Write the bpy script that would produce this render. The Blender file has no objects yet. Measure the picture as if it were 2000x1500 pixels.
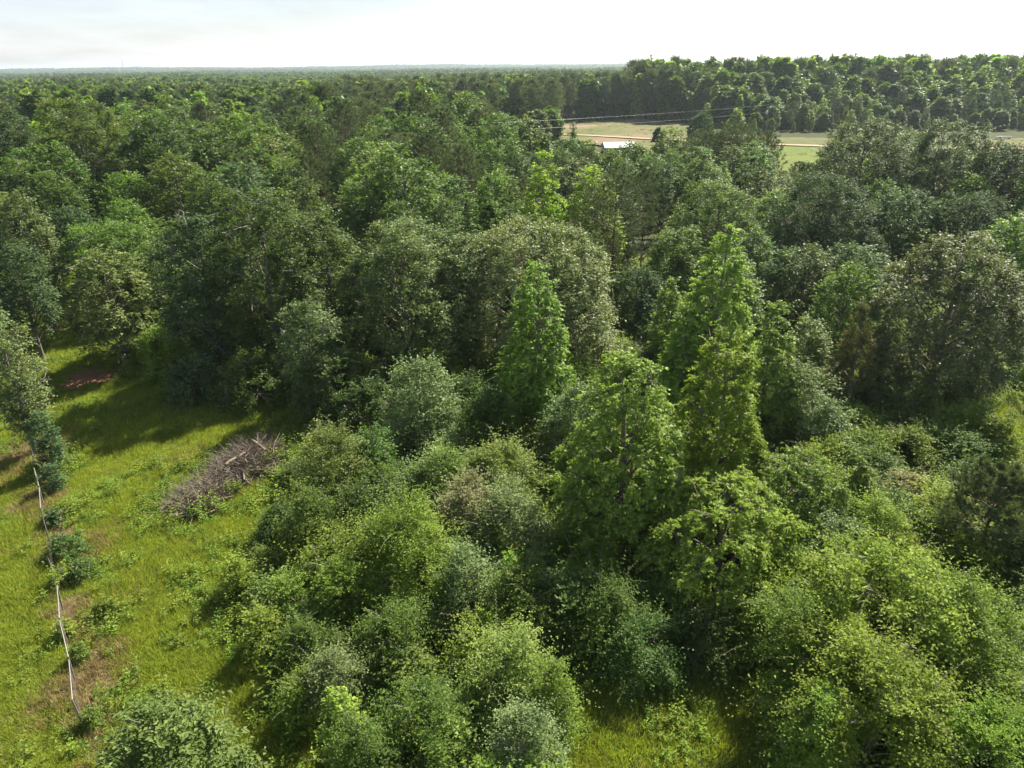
import bpy, math, random
import numpy as np
from mathutils import Vector, Matrix, Euler

C = bpy.context.scene.collection
scene = bpy.context.scene
R_ = math.radians
rnd = random.Random(7)

# ------------------------------------------------------------------ camera, sky, sun, exposure
CAM_H = 25.0
PITCH = 23.5            # degrees below the horizontal
ROLL = -0.63
F = 1428.0              # focal length in units of a 2000-wide picture
cam_data = bpy.data.cameras.new('camera')
cam_data.sensor_width = 36.0
cam_data.lens = 36.0 * F / 2000.0
cam_data.clip_start = 0.5
cam_data.clip_end = 30000.0
cam = bpy.data.objects.new('camera', cam_data)
C.objects.link(cam)
CAM_M = (Matrix.Translation((0, 0, CAM_H)) @ Matrix.Rotation(R_(90 - PITCH), 4, 'X') @ Matrix.Rotation(R_(ROLL), 4, 'Z'))
cam.matrix_world = CAM_M
scene.camera = cam

SUN_AZ, SUN_EL = 37.0, 45.0       # azimuth clockwise from the view direction (+Y)
world = bpy.data.worlds.new('World')
scene.world = world
world.use_nodes = True
wn = world.node_tree
wn.nodes.clear()
w_out = wn.nodes.new('ShaderNodeOutputWorld')
w_bg = wn.nodes.new('ShaderNodeBackground')
w_sky = wn.nodes.new('ShaderNodeTexSky')
w_sky.sky_type = 'NISHITA'
w_sky.sun_disc = False
w_sky.sun_elevation = R_(SUN_EL)
w_sky.sun_rotation = R_(SUN_AZ)
w_sky.altitude = 100
w_sky.air_density = 1.0
w_sky.dust_density = 1.0
w_sky.ozone_density = 1.0
SKY_STRENGTH = 0.035
w_bg.inputs['Strength'].default_value = SKY_STRENGTH
# thin high cloud over the whole sky: noise on the view direction flattened towards the zenith
w_tc = wn.nodes.new('ShaderNodeTexCoord')
w_sep = wn.nodes.new('ShaderNodeSeparateXYZ')
w_add = wn.nodes.new('ShaderNodeMath'); w_add.operation = 'ADD'; w_add.inputs[1].default_value = 0.12
w_div = wn.nodes.new('ShaderNodeVectorMath'); w_div.operation = 'DIVIDE'
w_cmb = wn.nodes.new('ShaderNodeCombineXYZ')
w_abs = wn.nodes.new('ShaderNodeMath'); w_abs.operation = 'ABSOLUTE'
w_noise = wn.nodes.new('ShaderNodeTexNoise')
w_noise.inputs['Scale'].default_value = 0.9
w_noise.inputs['Detail'].default_value = 7.0
w_noise.inputs['Roughness'].default_value = 0.55
w_ramp = wn.nodes.new('ShaderNodeValToRGB')
w_ramp.color_ramp.elements[0].position = 0.28; w_ramp.color_ramp.elements[0].color = (0.48, 0.48, 0.48, 1)
w_ramp.color_ramp.elements[1].position = 0.78; w_ramp.color_ramp.elements[1].color = (0.95, 0.95, 0.95, 1)
w_mix = wn.nodes.new('ShaderNodeMix'); w_mix.data_type = 'RGBA'; w_mix.blend_type = 'ADD'; w_mix.clamp_factor = False
# the veil of cloud looks thicker towards the horizon, where the line of sight crosses more of it
w_inv = wn.nodes.new('ShaderNodeMath'); w_inv.operation = 'DIVIDE'; w_inv.inputs[0].default_value = 0.14
w_thk = wn.nodes.new('ShaderNodeMath'); w_thk.operation = 'ADD'; w_thk.inputs[1].default_value = 0.55
w_fac = wn.nodes.new('ShaderNodeMath'); w_fac.operation = 'MULTIPLY'
wn.links.new(w_tc.outputs['Generated'], w_sep.inputs[0])
wn.links.new(w_sep.outputs['Z'], w_abs.inputs[0])
wn.links.new(w_abs.outputs[0], w_add.inputs[0])
for k in 'XYZ':
    wn.links.new(w_add.outputs[0], w_cmb.inputs[k])
wn.links.new(w_tc.outputs['Generated'], w_div.inputs[0])
wn.links.new(w_cmb.outputs[0], w_div.inputs[1])
wn.links.new(w_div.outputs[0], w_noise.inputs['Vector'])
wn.links.new(w_noise.outputs['Fac'], w_ramp.inputs[0])
wn.links.new(w_add.outputs[0], w_inv.inputs[1])
wn.links.new(w_inv.outputs[0], w_thk.inputs[0])
wn.links.new(w_thk.outputs[0], w_fac.inputs[0])
wn.links.new(w_ramp.outputs[0], w_fac.inputs[1])
wn.links.new(w_fac.outputs[0], w_mix.inputs[0])
wn.links.new(w_sky.outputs[0], w_mix.inputs[6])
w_mix.inputs[7].default_value = (4.5, 4.6, 5.5, 1)      # sunlit cloud, same units as the sky
wn.links.new(w_mix.outputs[2], w_bg.inputs['Color'])
wn.links.new(w_bg.outputs[0], w_out.inputs['Surface'])

sun_data = bpy.data.lights.new('sun', 'SUN')
sun_data.energy = 5.0
sun_data.angle = R_(0.6)
sun_data.color = (1.0, 0.92, 0.76)
sun = bpy.data.objects.new('sun', sun_data)
C.objects.link(sun)
SUN_DIR = Vector((math.sin(R_(SUN_AZ)) * math.cos(R_(SUN_EL)), math.cos(R_(SUN_AZ)) * math.cos(R_(SUN_EL)), math.sin(R_(SUN_EL))))
sun.rotation_euler = SUN_DIR.to_track_quat('Z', 'Y').to_euler()
sun.location = (60, 90, 120)

scene.view_settings.view_transform = 'Standard'
scene.view_settings.look = 'None'
scene.view_settings.gamma = 1.0
scene.view_settings.use_curve_mapping = False
scene.view_settings.exposure = 1.4
scene.render.engine = 'CYCLES'
cy = scene.cycles
cy.max_bounces = 5
cy.diffuse_bounces = 2
cy.glossy_bounces = 2
cy.transmission_bounces = 3
cy.transparent_max_bounces = 4
cy.volume_bounces = 1
cy.use_denoising = True
cy.denoiser = 'OPENIMAGEDENOISE'
cy.denoising_input_passes = 'RGB_ALBEDO_NORMAL'
cy.denoising_prefilter = 'ACCURATE'
cy.sample_clamp_indirect = 6.0

# ------------------------------------------------------------------ projection helpers (pixel of the 2000x1500 photograph -> place on the ground)
CAM_R = CAM_M.to_3x3()
CAM_RI = CAM_R.inverted()
CAM_P = Vector((0, 0, CAM_H))

def ray(u, v):
    return (CAM_R @ Vector(((u - 1000.0) / F, (750.0 - v) / F, -1.0)))

def ground_at(u, v, z=0.0):
    d = ray(u, v)
    t = (z - CAM_H) / d.z
    return CAM_P + d * t

def at_dist(u, v, dist):
    """the point seen at (u, v) whose forward ground distance is dist"""
    d = ray(u, v)
    return CAM_P + d * (dist / d.y)

def project(p):
    q = CAM_RI @ (Vector(p) - CAM_P)
    return 1000.0 + F * q.x / -q.z, 750.0 - F * q.y / -q.z, -q.z

def inside(poly, x, y):
    n = len(poly); c = False; j = n - 1
    for i in range(n):
        xi, yi = poly[i]; xj, yj = poly[j]
        if (yi > y) != (yj > y) and x < (xj - xi) * (y - yi) / (yj - yi) + xi:
            c = not c
        j = i
    return c

def inside_np(poly, x, y):
    c = np.zeros(x.shape, bool); n = len(poly); j = n - 1
    for i in range(n):
        xi, yi = poly[i]; xj, yj = poly[j]
        if yi != yj:
            k = ((yi > y) != (yj > y)) & (x < (xj - xi) * (y - yi) / (yj - yi) + xi)
            c ^= k
        j = i
    return c

def tag(o, label=None, cat=None, group=None, kind=None):
    if label: o['label'] = label
    if cat: o['category'] = cat
    if group: o['group'] = group
    if kind: o['kind'] = kind
    return o

def empty(name, loc, rz=0.0):
    o = bpy.data.objects.new(name, None)
    o.empty_display_size = 0.5
    o.location = loc
    o.rotation_euler = (0, 0, rz)
    C.objects.link(o)
    return o

def link(name, me, parent=None, loc=None, rot=None, scale=None):
    o = bpy.data.objects.new(name, me)
    C.objects.link(o)
    if parent is not None: o.parent = parent
    if loc is not None: o.location = loc
    if rot is not None: o.rotation_euler = rot
    if scale is not None: o.scale = scale
    return o

# ------------------------------------------------------------------ materials
def new_mat(name):
    m = bpy.data.materials.new(name)
    m.use_nodes = True
    m.node_tree.nodes.clear()
    return m, m.node_tree

LEAF_GAIN = 1.9          # a leaf reflects about half of what it does not absorb and lets the other half through
def leaf_mat(name, dark, light, young, trans=0.38, rough=0.42, spec=0.5, var=0.25, ycol_gain=(1.15, 1.25, 0.55)):
    dark, light, young = [tuple(min(0.6, c * LEAF_GAIN) for c in q) for q in (dark, light, young)]
    trans = min(0.45, trans); rough = max(0.52, rough + 0.10); spec *= 0.36
    m, t = new_mat(name)
    N = t.nodes.new; L = t.links.new
    out = N('ShaderNodeOutputMaterial')
    a1 = N('ShaderNodeAttribute'); a1.attribute_name = 'tint'
    a2 = N('ShaderNodeAttribute'); a2.attribute_name = 'young'
    m1 = N('ShaderNodeMix'); m1.data_type = 'RGBA'
    m1.inputs[6].default_value = (*dark, 1); m1.inputs[7].default_value = (*light, 1)
    L(a1.outputs['Fac'], m1.inputs[0])
    m2 = N('ShaderNodeMix'); m2.data_type = 'RGBA'
    m2.inputs[7].default_value = (*young, 1)
    L(m1.outputs[2], m2.inputs[6]); L(a2.outputs['Fac'], m2.inputs[0])
    oi = N('ShaderNodeObjectInfo')
    hs = N('ShaderNodeHueSaturation')
    mr = N('ShaderNodeMapRange'); mr.inputs['To Min'].default_value = 1 - var; mr.inputs['To Max'].default_value = 1 + var
    L(oi.outputs['Random'], mr.inputs['Value']); L(mr.outputs[0], hs.inputs['Value'])
    mm = N('ShaderNodeMath'); mm.operation = 'MULTIPLY'; mm.inputs[1].default_value = 7.31
    fr = N('ShaderNodeMath'); fr.operation = 'FRACT'
    mh = N('ShaderNodeMapRange'); mh.inputs['To Min'].default_value = 0.483; mh.inputs['To Max'].default_value = 0.510
    L(oi.outputs['Random'], mm.inputs[0]); L(mm.outputs[0], fr.inputs[0]); L(fr.outputs[0], mh.inputs['Value']); L(mh.outputs[0], hs.inputs['Hue'])
    L(m2.outputs[2], hs.inputs['Color'])
    p = N('ShaderNodeBsdfPrincipled')
    p.inputs['Roughness'].default_value = rough
    p.inputs['Specular IOR Level'].default_value = spec
    L(hs.outputs[0], p.inputs['Base Color'])
    tr = N('ShaderNodeBsdfTranslucent')
    g = N('ShaderNodeMix'); g.data_type = 'RGBA'; g.blend_type = 'MULTIPLY'; g.inputs[0].default_value = 1.0
    g.inputs[7].default_value = (*ycol_gain, 1)
    L(hs.outputs[0], g.inputs[6]); L(g.outputs[2], tr.inputs['Color'])
    mx = N('ShaderNodeMixShader'); mx.inputs[0].default_value = trans
    L(p.outputs[0], mx.inputs[1]); L(tr.outputs[0], mx.inputs[2]); L(mx.outputs[0], out.inputs['Surface'])
    return m

def bark_mat(name, c1, c2, scale=6.0, rough=0.9):
    m, t = new_mat(name)
    N = t.nodes.new; L = t.links.new
    out = N('ShaderNodeOutputMaterial')
    tc = N('ShaderNodeTexCoord')
    mp = N('ShaderNodeMapping'); mp.inputs['Scale'].default_value = (1, 1, 0.3)
    no = N('ShaderNodeTexNoise'); no.inputs['Scale'].default_value = scale; no.inputs['Detail'].default_value = 6
    mi = N('ShaderNodeMix'); mi.data_type = 'RGBA'
    mi.inputs[6].default_value = (*c1, 1); mi.inputs[7].default_value = (*c2, 1)
    p = N('ShaderNodeBsdfPrincipled'); p.inputs['Roughness'].default_value = rough
    p.inputs['Specular IOR Level'].default_value = 0.2
    bu = N('ShaderNodeBump'); bu.inputs['Strength'].default_value = 0.5; bu.inputs['Distance'].default_value = 0.03
    L(tc.outputs['Object'], mp.inputs[0]); L(mp.outputs[0], no.inputs['Vector']); L(no.outputs['Fac'], mi.inputs[0])
    L(mi.outputs[2], p.inputs['Base Color']); L(no.outputs['Fac'], bu.inputs['Height']); L(bu.outputs[0], p.inputs['Normal'])
    L(p.outputs[0], out.inputs['Surface'])
    return m

def plain_mat(name, col, rough=0.6, metal=0.0, noise=0.12, scale=4.0):
    m, t = new_mat(name)
    N = t.nodes.new; L = t.links.new
    out = N('ShaderNodeOutputMaterial')
    no = N('ShaderNodeTexNoise'); no.inputs['Scale'].default_value = scale; no.inputs['Detail'].default_value = 5
    tc = N('ShaderNodeTexCoord'); L(tc.outputs['Object'], no.inputs['Vector'])
    mi = N('ShaderNodeMix'); mi.data_type = 'RGBA'
    mi.inputs[6].default_value = (*[c * (1 - noise) for c in col], 1); mi.inputs[7].default_value = (*[min(1, c * (1 + noise)) for c in col], 1)
    p = N('ShaderNodeBsdfPrincipled'); p.inputs['Roughness'].default_value = rough; p.inputs['Metallic'].default_value = metal
    L(no.outputs['Fac'], mi.inputs[0]); L(mi.outputs[2], p.inputs['Base Color']); L(p.outputs[0], out.inputs['Surface'])
    return m

M = {
    'oak':      leaf_mat('oak_leaves', (0.031, 0.060, 0.014), (0.064, 0.108, 0.026), (0.120, 0.172, 0.036)),
    'oak_lite': leaf_mat('light_oak_leaves', (0.045, 0.080, 0.016), (0.085, 0.135, 0.028), (0.16, 0.20, 0.035)),
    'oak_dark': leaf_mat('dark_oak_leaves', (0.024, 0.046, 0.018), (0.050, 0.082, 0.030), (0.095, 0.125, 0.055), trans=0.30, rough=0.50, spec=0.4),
    'tassel':   leaf_mat('tasselled_oak_leaves', (0.050, 0.071, 0.027), (0.098, 0.123, 0.048), (0.205, 0.208, 0.110), trans=0.32, rough=0.42, spec=0.6),
    'gum':      leaf_mat('sweetgum_leaves', (0.070, 0.116, 0.018), (0.132, 0.195, 0.032), (0.225, 0.295, 0.050), trans=0.42, rough=0.38, spec=0.6),
    'gum_yel':  leaf_mat('yellow_sweetgum_leaves', (0.085, 0.140, 0.014), (0.150, 0.228, 0.026), (0.240, 0.320, 0.038), trans=0.45, rough=0.40, spec=0.5),
    'elm':      leaf_mat('elm_leaves', (0.062, 0.097, 0.015), (0.110, 0.163, 0.025), (0.180, 0.230, 0.037), trans=0.40, rough=0.45, spec=0.4),
    'yellow_olive': leaf_mat('yellow_olive_leaves', (0.046, 0.074, 0.019), (0.082, 0.116, 0.032), (0.130, 0.158, 0.050), trans=0.35, rough=0.45, spec=0.4, var=0.06),
    'elm_dark': leaf_mat('dark_elm_leaves', (0.034, 0.062, 0.013), (0.070, 0.112, 0.022), (0.140, 0.180, 0.030), trans=0.40, rough=0.45, spec=0.4),  # darker elm copy; also carries painted shade at the sweetgum's base
    'elm_lite': leaf_mat('pale_elm_leaves', (0.068, 0.105, 0.024), (0.125, 0.175, 0.042), (0.21, 0.25, 0.07), trans=0.40, rough=0.45, spec=0.5),
    'grey':     leaf_mat('grey_leaves', (0.056, 0.084, 0.028), (0.086, 0.120, 0.042), (0.140, 0.180, 0.066), trans=0.30, rough=0.42, spec=0.6),
    'tan':      leaf_mat('tan_vine_leaves', (0.095, 0.100, 0.048), (0.160, 0.158, 0.082), (0.25, 0.24, 0.14), trans=0.30, rough=0.6, spec=0.3),
    'pine':     leaf_mat('pine_needles', (0.038, 0.057, 0.024), (0.076, 0.100, 0.042), (0.140, 0.145, 0.066), trans=0.20, rough=0.45, spec=0.45),
    'cedar':    leaf_mat('cedar_sprays', (0.032, 0.044, 0.016), (0.066, 0.074, 0.028), (0.125, 0.105, 0.040), trans=0.2, rough=0.6, spec=0.3),
    'vine':     leaf_mat('vine_leaves', (0.038, 0.080, 0.014), (0.085, 0.150, 0.024), (0.19, 0.23, 0.04), trans=0.4, rough=0.5, spec=0.4),
    'weed':     leaf_mat('weed_leaves', (0.056, 0.092, 0.014), (0.115, 0.160, 0.026), (0.20, 0.225, 0.045), trans=0.4, rough=0.5, spec=0.35),
    'grass':    leaf_mat('grass_blades', (0.097, 0.138, 0.018), (0.172, 0.207, 0.034), (0.295, 0.287, 0.08), trans=0.45, rough=0.55, spec=0.3, var=0.3, ycol_gain=(1.12, 1.13, 0.6)),
    'drygrass': leaf_mat('dry_grass_blades', (0.115, 0.100, 0.045), (0.20, 0.165, 0.075), (0.28, 0.24, 0.13), trans=0.3, rough=0.7, spec=0.2, ycol_gain=(1.1, 1.0, 0.8)),
    'bark':     bark_mat('grey_bark', (0.10, 0.085, 0.065), (0.24, 0.215, 0.18)),
    'pinebark': bark_mat('pine_bark', (0.07, 0.05, 0.038), (0.16, 0.12, 0.092)),
    'palebark': bark_mat('pale_bark', (0.13, 0.115, 0.10), (0.29, 0.27, 0.24)),
    'deadwood': bark_mat('dead_wood', (0.125, 0.100, 0.075), (0.285, 0.240, 0.192), scale=3.0),
    'splitwood': bark_mat('split_wood', (0.22, 0.17, 0.12), (0.40, 0.32, 0.24), scale=9.0),
}

# ------------------------------------------------------------------ mesh building
def unit(v):
    return v / np.maximum(np.linalg.norm(v, axis=-1, keepdims=True), 1e-9)

def rand_dirs(rng, n):
    return unit(rng.normal(size=(n, 3)))

class Mesh:
    """collects polygon soup in numpy and links it as one mesh"""
    def __init__(self):
        self.v = []; self.f = []; self.k = []; self.mi = []; self.t = []; self.y = []; self.n = 0
    def add(self, V, Fc, mi=0, tint=None, young=None):
        nf = len(Fc)
        self.v.append(V.astype(np.float32)); self.f.append((Fc + self.n).astype(np.int32)); self.n += len(V)
        self.mi.append(np.full(nf, mi, np.int32))
        self.t.append(np.zeros(nf, np.float32) if tint is None else tint.astype(np.float32))
        self.y.append(np.zeros(nf, np.float32) if young is None else young.astype(np.float32))
    def tris(self):
        return sum(len(f) * (f.shape[1] - 2) for f in self.f)
    def build(self, name, mats, smooth=False):
        me = bpy.data.meshes.new(name)
        if not self.v: return me
        V = np.concatenate(self.v)
        me.vertices.add(len(V)); me.vertices.foreach_set('co', V.ravel())
        li = np.concatenate([f.ravel() for f in self.f])
        tot = np.concatenate([np.full(len(f), f.shape[1], np.int32) for f in self.f])
        st = np.concatenate([[0], np.cumsum(tot)[:-1]]).astype(np.int32)
        me.loops.add(len(li)); me.loops.foreach_set('vertex_index', li)
        me.polygons.add(len(tot)); me.polygons.foreach_set('loop_start', st); me.polygons.foreach_set('loop_total', tot)
        me.polygons.foreach_set('material_index', np.concatenate(self.mi))
        me.polygons.foreach_set('use_smooth', np.full(len(tot), smooth, bool))
        for nm, arr in (('tint', self.t), ('young', self.y)):
            a = me.attributes.new(nm, 'FLOAT', 'FACE')
            a.data.foreach_set('value', np.concatenate(arr))
        for m in mats: me.materials.append(m)
        me.update(calc_edges=True)
        return me

def add_leaves(mb, P, A, Nn, S, aspect=0.62, fold=0.12, mi=0, tint=None, young=None, tri=False):
    A = unit(A); B = unit(np.cross(Nn, A)); Nn = np.cross(A, B)
    S = S[:, None]
    n = len(P)
    if tri:
        V = np.empty((n, 3, 3))
        V[:, 0] = P
        V[:, 1] = P + A * S * 0.62 + B * S * aspect * 0.62 + Nn * S * fold
        V[:, 2] = P + A * S * 0.90 - B * S * aspect * 0.42 - Nn * S * fold
        mb.add(V.reshape(-1, 3), np.arange(n * 3).reshape(n, 3), mi, tint, young)
        return
    V = np.empty((n, 4, 3))
    V[:, 0] = P
    V[:, 1] = P + A * S * 0.45 + B * S * aspect * 0.5 + Nn * S * fold
    V[:, 2] = P + A * S - Nn * S * fold * 0.8
    V[:, 3] = P + A * S * 0.45 - B * S * aspect * 0.5 + Nn * S * fold
    Fc = np.arange(n * 4).reshape(n, 4)
    mb.add(V.reshape(-1, 3), Fc, mi, tint, young)

def add_blades(mb, P, A, W, S, width, mi=0, tint=None, young=None):
    """narrow triangles: needles and grass"""
    A = unit(A); B = unit(np.cross(W, A))
    n = len(P); V = np.empty((n, 3, 3)); S = S[:, None]; w = np.broadcast_to(np.asarray(width), (n,))[:, None]
    V[:, 0] = P - B * w * 0.5; V[:, 1] = P + B * w * 0.5; V[:, 2] = P + A * S
    mb.add(V.reshape(-1, 3), np.arange(n * 3).reshape(n, 3), mi, tint, young)

def add_tubes(mb, pts, rad, sides=5, mi=0, tint=None):
    """pts (M,K,3), rad (M,K): M tapered tubes of K rings"""
    pts = np.asarray(pts, float); rad = np.asarray(rad, float)
    Mn, K, _ = pts.shape
    T = unit(np.gradient(pts, axis=1))
    ref = np.where(np.abs(T[..., 2:3]) > 0.9, np.array([1.0, 0, 0]), np.array([0, 0, 1.0]))
    U = unit(np.cross(ref, T)); W = np.cross(T, U)
    a = np.arange(sides) * 2 * math.pi / sides
    ring = U[:, :, None] * np.cos(a)[:, None] + W[:, :, None] * np.sin(a)[:, None]
    V = pts[:, :, None] + ring * rad[:, :, None, None]
    idx = np.arange(Mn * K * sides).reshape(Mn, K, sides)
    nx = np.roll(idx, -1, axis=2)
    Fc = np.stack([idx[:, :-1], nx[:, :-1], nx[:, 1:], idx[:, 1:]], -1).reshape(-1, 4)
    mb.add(V.reshape(-1, 3), Fc, mi, None if tint is None else np.repeat(tint, (K - 1) * sides))

def bezier(p0, p1, p2, K):
    t = np.linspace(0, 1, K)[None, :, None]
    return p0[:, None] * (1 - t) ** 2 + p1[:, None] * 2 * t * (1 - t) + p2[:, None] * t ** 2

ENV = {
    'dome':  lambda t: np.sqrt(np.clip(1 - t ** 2.3, 0, 1)) * (0.72 + 0.28 * np.clip(t / 0.25, 0, 1)),
    'round': lambda t: np.clip(np.sin(math.pi * np.clip(t, 0.0, 1.0) ** 0.85), 0, 1) ** 0.62 * 0.97 + 0.03,
    'cone':  lambda t: np.clip(1 - t, 0, 1) ** 0.82 * (0.55 + 0.45 * np.clip(t / 0.15, 0, 1)) + 0.02,
    'spire': lambda t: np.clip(1 - t, 0, 1) ** 0.60 * (0.60 + 0.40 * np.clip(t / 0.2, 0, 1)) + 0.02,
    'mound': lambda t: np.sqrt(np.clip(1 - t ** 2.0, 0, 1)),
    'flat':  lambda t: np.clip(np.sin(math.pi * np.clip(t, 0, 1) ** 1.5), 0, 1) ** 0.5 * 0.95 + 0.05,
}
# per species: envelope, mean puff radius, twig length factor, leaf length/aspect, direction weights, droop, crown base, wood
SPEC = {
    'oak':    dict(env='dome',  puff=1.05, leaf=0.17, asp=0.58, a=0.55, b=0.75, c=0.45, droop=0.25, hang=0.15, cb=0.30, limbs=30, relief=0.26, shoots=0.12, mat='oak', bark='bark', yng=0.40),
    'bigoak': dict(env='round', puff=1.15, leaf=0.18, asp=0.56, a=0.55, b=0.75, c=0.45, droop=0.30, hang=0.20, cb=0.34, limbs=22, relief=0.36, open=0.62, mat='oak', bark='palebark', yng=0.45, bare=12),  # yng: new growth, turned up to paint sunlit yellow onto the crown tops
    'gum':    dict(env='spire', puff=0.62, leaf=0.125, asp=0.85, a=0.60, b=0.60, c=0.35, droop=0.55, hang=0.45, cb=0.12, limbs=44, relief=0.36, shoots=0.16, bil=0.95, mat='gum', bark='bark', yng=0.45),  # yng: new growth plus some sunlit yellow-green put into the leaf colour
    'gumtall':dict(env='round', puff=0.90, leaf=0.165, asp=0.75, a=0.55, b=0.65, c=0.45, droop=0.40, hang=0.35, cb=0.25, limbs=34, relief=0.34, mat='gum', bark='bark', yng=0.4),
    'elm':    dict(env='mound', puff=1.20, leaf=0.10, asp=0.55, a=0.80, b=0.55, c=0.15, droop=0.40, hang=0.10, cb=0.04, limbs=24, relief=0.40, shoots=0.45, mat='elm', bark='bark', yng=0.45),
    'shrub':  dict(env='mound', puff=0.75, leaf=0.13, asp=0.60, a=0.70, b=0.65, c=0.30, droop=0.25, hang=0.10, cb=0.03, limbs=15, relief=0.36, shoots=0.5, mat='elm', bark='bark', yng=0.35),
    'cedar':  dict(env='cone',  puff=0.60, leaf=0.16, asp=0.28, a=0.55, b=0.45, c=0.60, droop=0.05, hang=0.0, cb=0.03, limbs=30, relief=0.25, mat='cedar', bark='bark', yng=0.4),
    'snag':   dict(env='spire', puff=0.55, leaf=0.17, asp=0.7, a=0.55, b=0.6, c=0.2, droop=0.5, hang=0.4, cb=0.05, limbs=24, relief=0.45, open=0.4, mat='vine', bark='deadwood', yng=0.4),
}

def crown_mesh(sp, H, R, seed, depth, mat=None, layers=1.5, cap=42000, cb=None, env=None, px=2.6, lean=(0, 0), puff=None, leafx=1.0, yx=1.0):
    """crown and wood of one broadleaf tree: limbs to clumps on an uneven envelope, twigs in each clump, leaves along each twig"""
    s = SPEC[sp]; rng = np.random.default_rng(seed)
    zb = H * (s['cb'] if cb is None else cb); Hc = H - zb
    ev = ENV[env or s['env']]
    pr = (puff or s['puff'])
    pr = min(pr, 0.42 * R + 0.12, 0.3 * Hc + 0.1)
    leaf = max(s['leaf'] * leafx, px * depth / 731.0)
    if sp in ('gum', 'snag'): layers *= 1.45
    tt = np.linspace(0.0, 1.0, 60); rr = ev(tt) * R
    slant = np.sqrt(1.0 + np.minimum(np.abs(np.gradient(rr, tt)) / Hc, 6.0) ** 2)
    area = float(np.sum(2 * math.pi * rr * slant) * Hc / 60)
    la = 0.5 * leaf * leaf * s['asp'] * 1.05
    want = layers * area / la
    if want > cap:                       # few, slightly larger sprays instead of a threadbare crown
        leaf *= min(math.sqrt(want / cap), 1.75)
    n_total = int(min(cap, want))
    # main limbs
    nl = int(np.clip(s['limbs'] * (area / 220.0) ** 0.5, 9, 60))
    R_out = R
    pr = max(pr, min(math.sqrt(area / 400.0), 1.7))
    R = max(R - 0.40 * pr, 0.35 * R)
    w = rr * slant + 0.08 * R
    cdf = np.cumsum(w); cdf /= cdf[-1]
    lt = np.interp((np.arange(nl) + rng.random(nl)) / nl, cdf, tt)
    la_ = np.arange(nl) * 2.399963 + rng.random(nl) * 0.9 + seed
    irr = {'gum': 0.17, 'elm': 0.22, 'shrub': 0.20}.get(sp, 0.11)
    lobes = 1.0 + 0.15 * np.sin(la_ * 2 + seed) + rng.normal(size=nl) * irr
    lr = R * ev(lt) * (0.80 + 0.22 * rng.random(nl)) * lobes
    LC = np.stack([np.cos(la_) * lr, np.sin(la_) * lr, zb + lt * Hc * (0.97 + 0.06 * rng.random(nl))], -1)
    # the leader always ends in a clump so that the tree keeps its height
    LC[np.argmax(LC[:, 2])] = (rng.normal() * 0.06 * R, rng.normal() * 0.06 * R, H - pr * 0.75)
    # clumps
    npf = int(np.clip(area / (pr * pr * 1.15), 24, 420))
    # a closed leafy skin: clumps spread evenly over the envelope, swelling into a billow round every limb's end
    tp_ = np.interp((np.arange(npf) + rng.random(npf)) / npf, cdf, tt)
    ap = np.arange(npf) * 2.399963 + rng.random(npf) * 1.1 + 2.0 * seed
    zc = zb + 0.30 * Hc
    er = R * ev(tp_)
    EP = np.stack([np.cos(ap) * er, np.sin(ap) * er, zb + tp_ * Hc], -1)
    rb = s.get('bil', 1.0) * math.sqrt(area / (nl * math.pi))
    dl = np.linalg.norm(EP[:, None] - LC[None], axis=2)
    ki = np.argmin(dl, axis=1); dmin = dl[np.arange(npf), ki]
    bump = np.exp(-(dmin / rb) ** 2)
    depthf = s.get('relief', 0.24)
    f = (1.0 - depthf) + depthf * 1.15 * bump * (0.8 + 0.35 * rng.random(nl))[ki] + rng.normal(size=npf) * 0.035
    inner = rng.random(npf) < 0.16
    f = np.where(inner, f * (0.45 + 0.4 * rng.random(npf)), f)
    if sp in ('elm', 'shrub', 'oak', 'bigoak'):
        skew = rng.random() * 6.283
        f = f * (1.0 + (0.17 if sp in ('elm', 'shrub') else 0.08) * np.sin(ap * 1.0 + skew) * (0.4 + tp_) + (0.12 if sp in ('elm', 'shrub') else 0.06) * np.sin(ap * 3 + skew * 2 + 5 * tp_))
    PC = EP.copy(); PC[:, :2] *= f[:, None]; PC[:, 2] = zc + (EP[:, 2] - zc) * (0.35 + 0.65 * f)
    if s.get('open', 0):
        PC = PC[~((bump < 0.42) & (rng.random(npf) < s['open']))]
    top = np.array([[rng.normal() * 0.04 * R, rng.normal() * 0.04 * R, H - pr * 0.6]])
    PC = np.concatenate([top, PC]); npf = len(PC)
    PC[:, 2] = np.clip(PC[:, 2], zb + 0.03, H - pr * 0.5)
    dl = np.linalg.norm(PC[:, None] - LC[None], axis=2); ki = np.argmin(dl, axis=1)
    tz = np.clip((PC[:, 2] - zb) / Hc, 0, 1)
    q = np.clip(np.linalg.norm(PC[:, :2], axis=1) / np.maximum(R * ev(tz), 0.2), 0, 1)
    O = unit(np.stack([PC[:, 0], PC[:, 1], (PC[:, 2] - zc) * 0.8 + 0.15 * R], -1))
    O = unit(O + 0.75 * unit(PC - LC[ki] * np.array([0.8, 0.8, 0.9])))
    # twigs
    nlf = 9 if depth < 60 else (7 if depth < 130 else 5)
    ntw = max(3, int(round(n_total / (npf * nlf))))
    n_t = npf * ntw
    pi = np.repeat(np.arange(npf), ntw)
    pscale = (0.75 + 0.5 * rng.random(npf))
    D = unit(O[pi] * s['a'] + rand_dirs(rng, n_t) * s['b'] + np.array([0, 0, s['c']]))
    Lt = pr * (0.55 + 0.75 * rng.random(n_t)) * pscale[pi]
    if sp in ('elm', 'shrub'): Lt *= np.where(rng.random(n_t) < 0.13, 1.9, 1.0)
    S0 = PC[pi] - O[pi] * pr * 0.45 + rng.normal(size=(n_t, 3)) * pr * 0.16
    nsh = int(s.get('shoots', 0) * area) if depth < 115 else 0
    nsh = min(nsh, 160)
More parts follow.
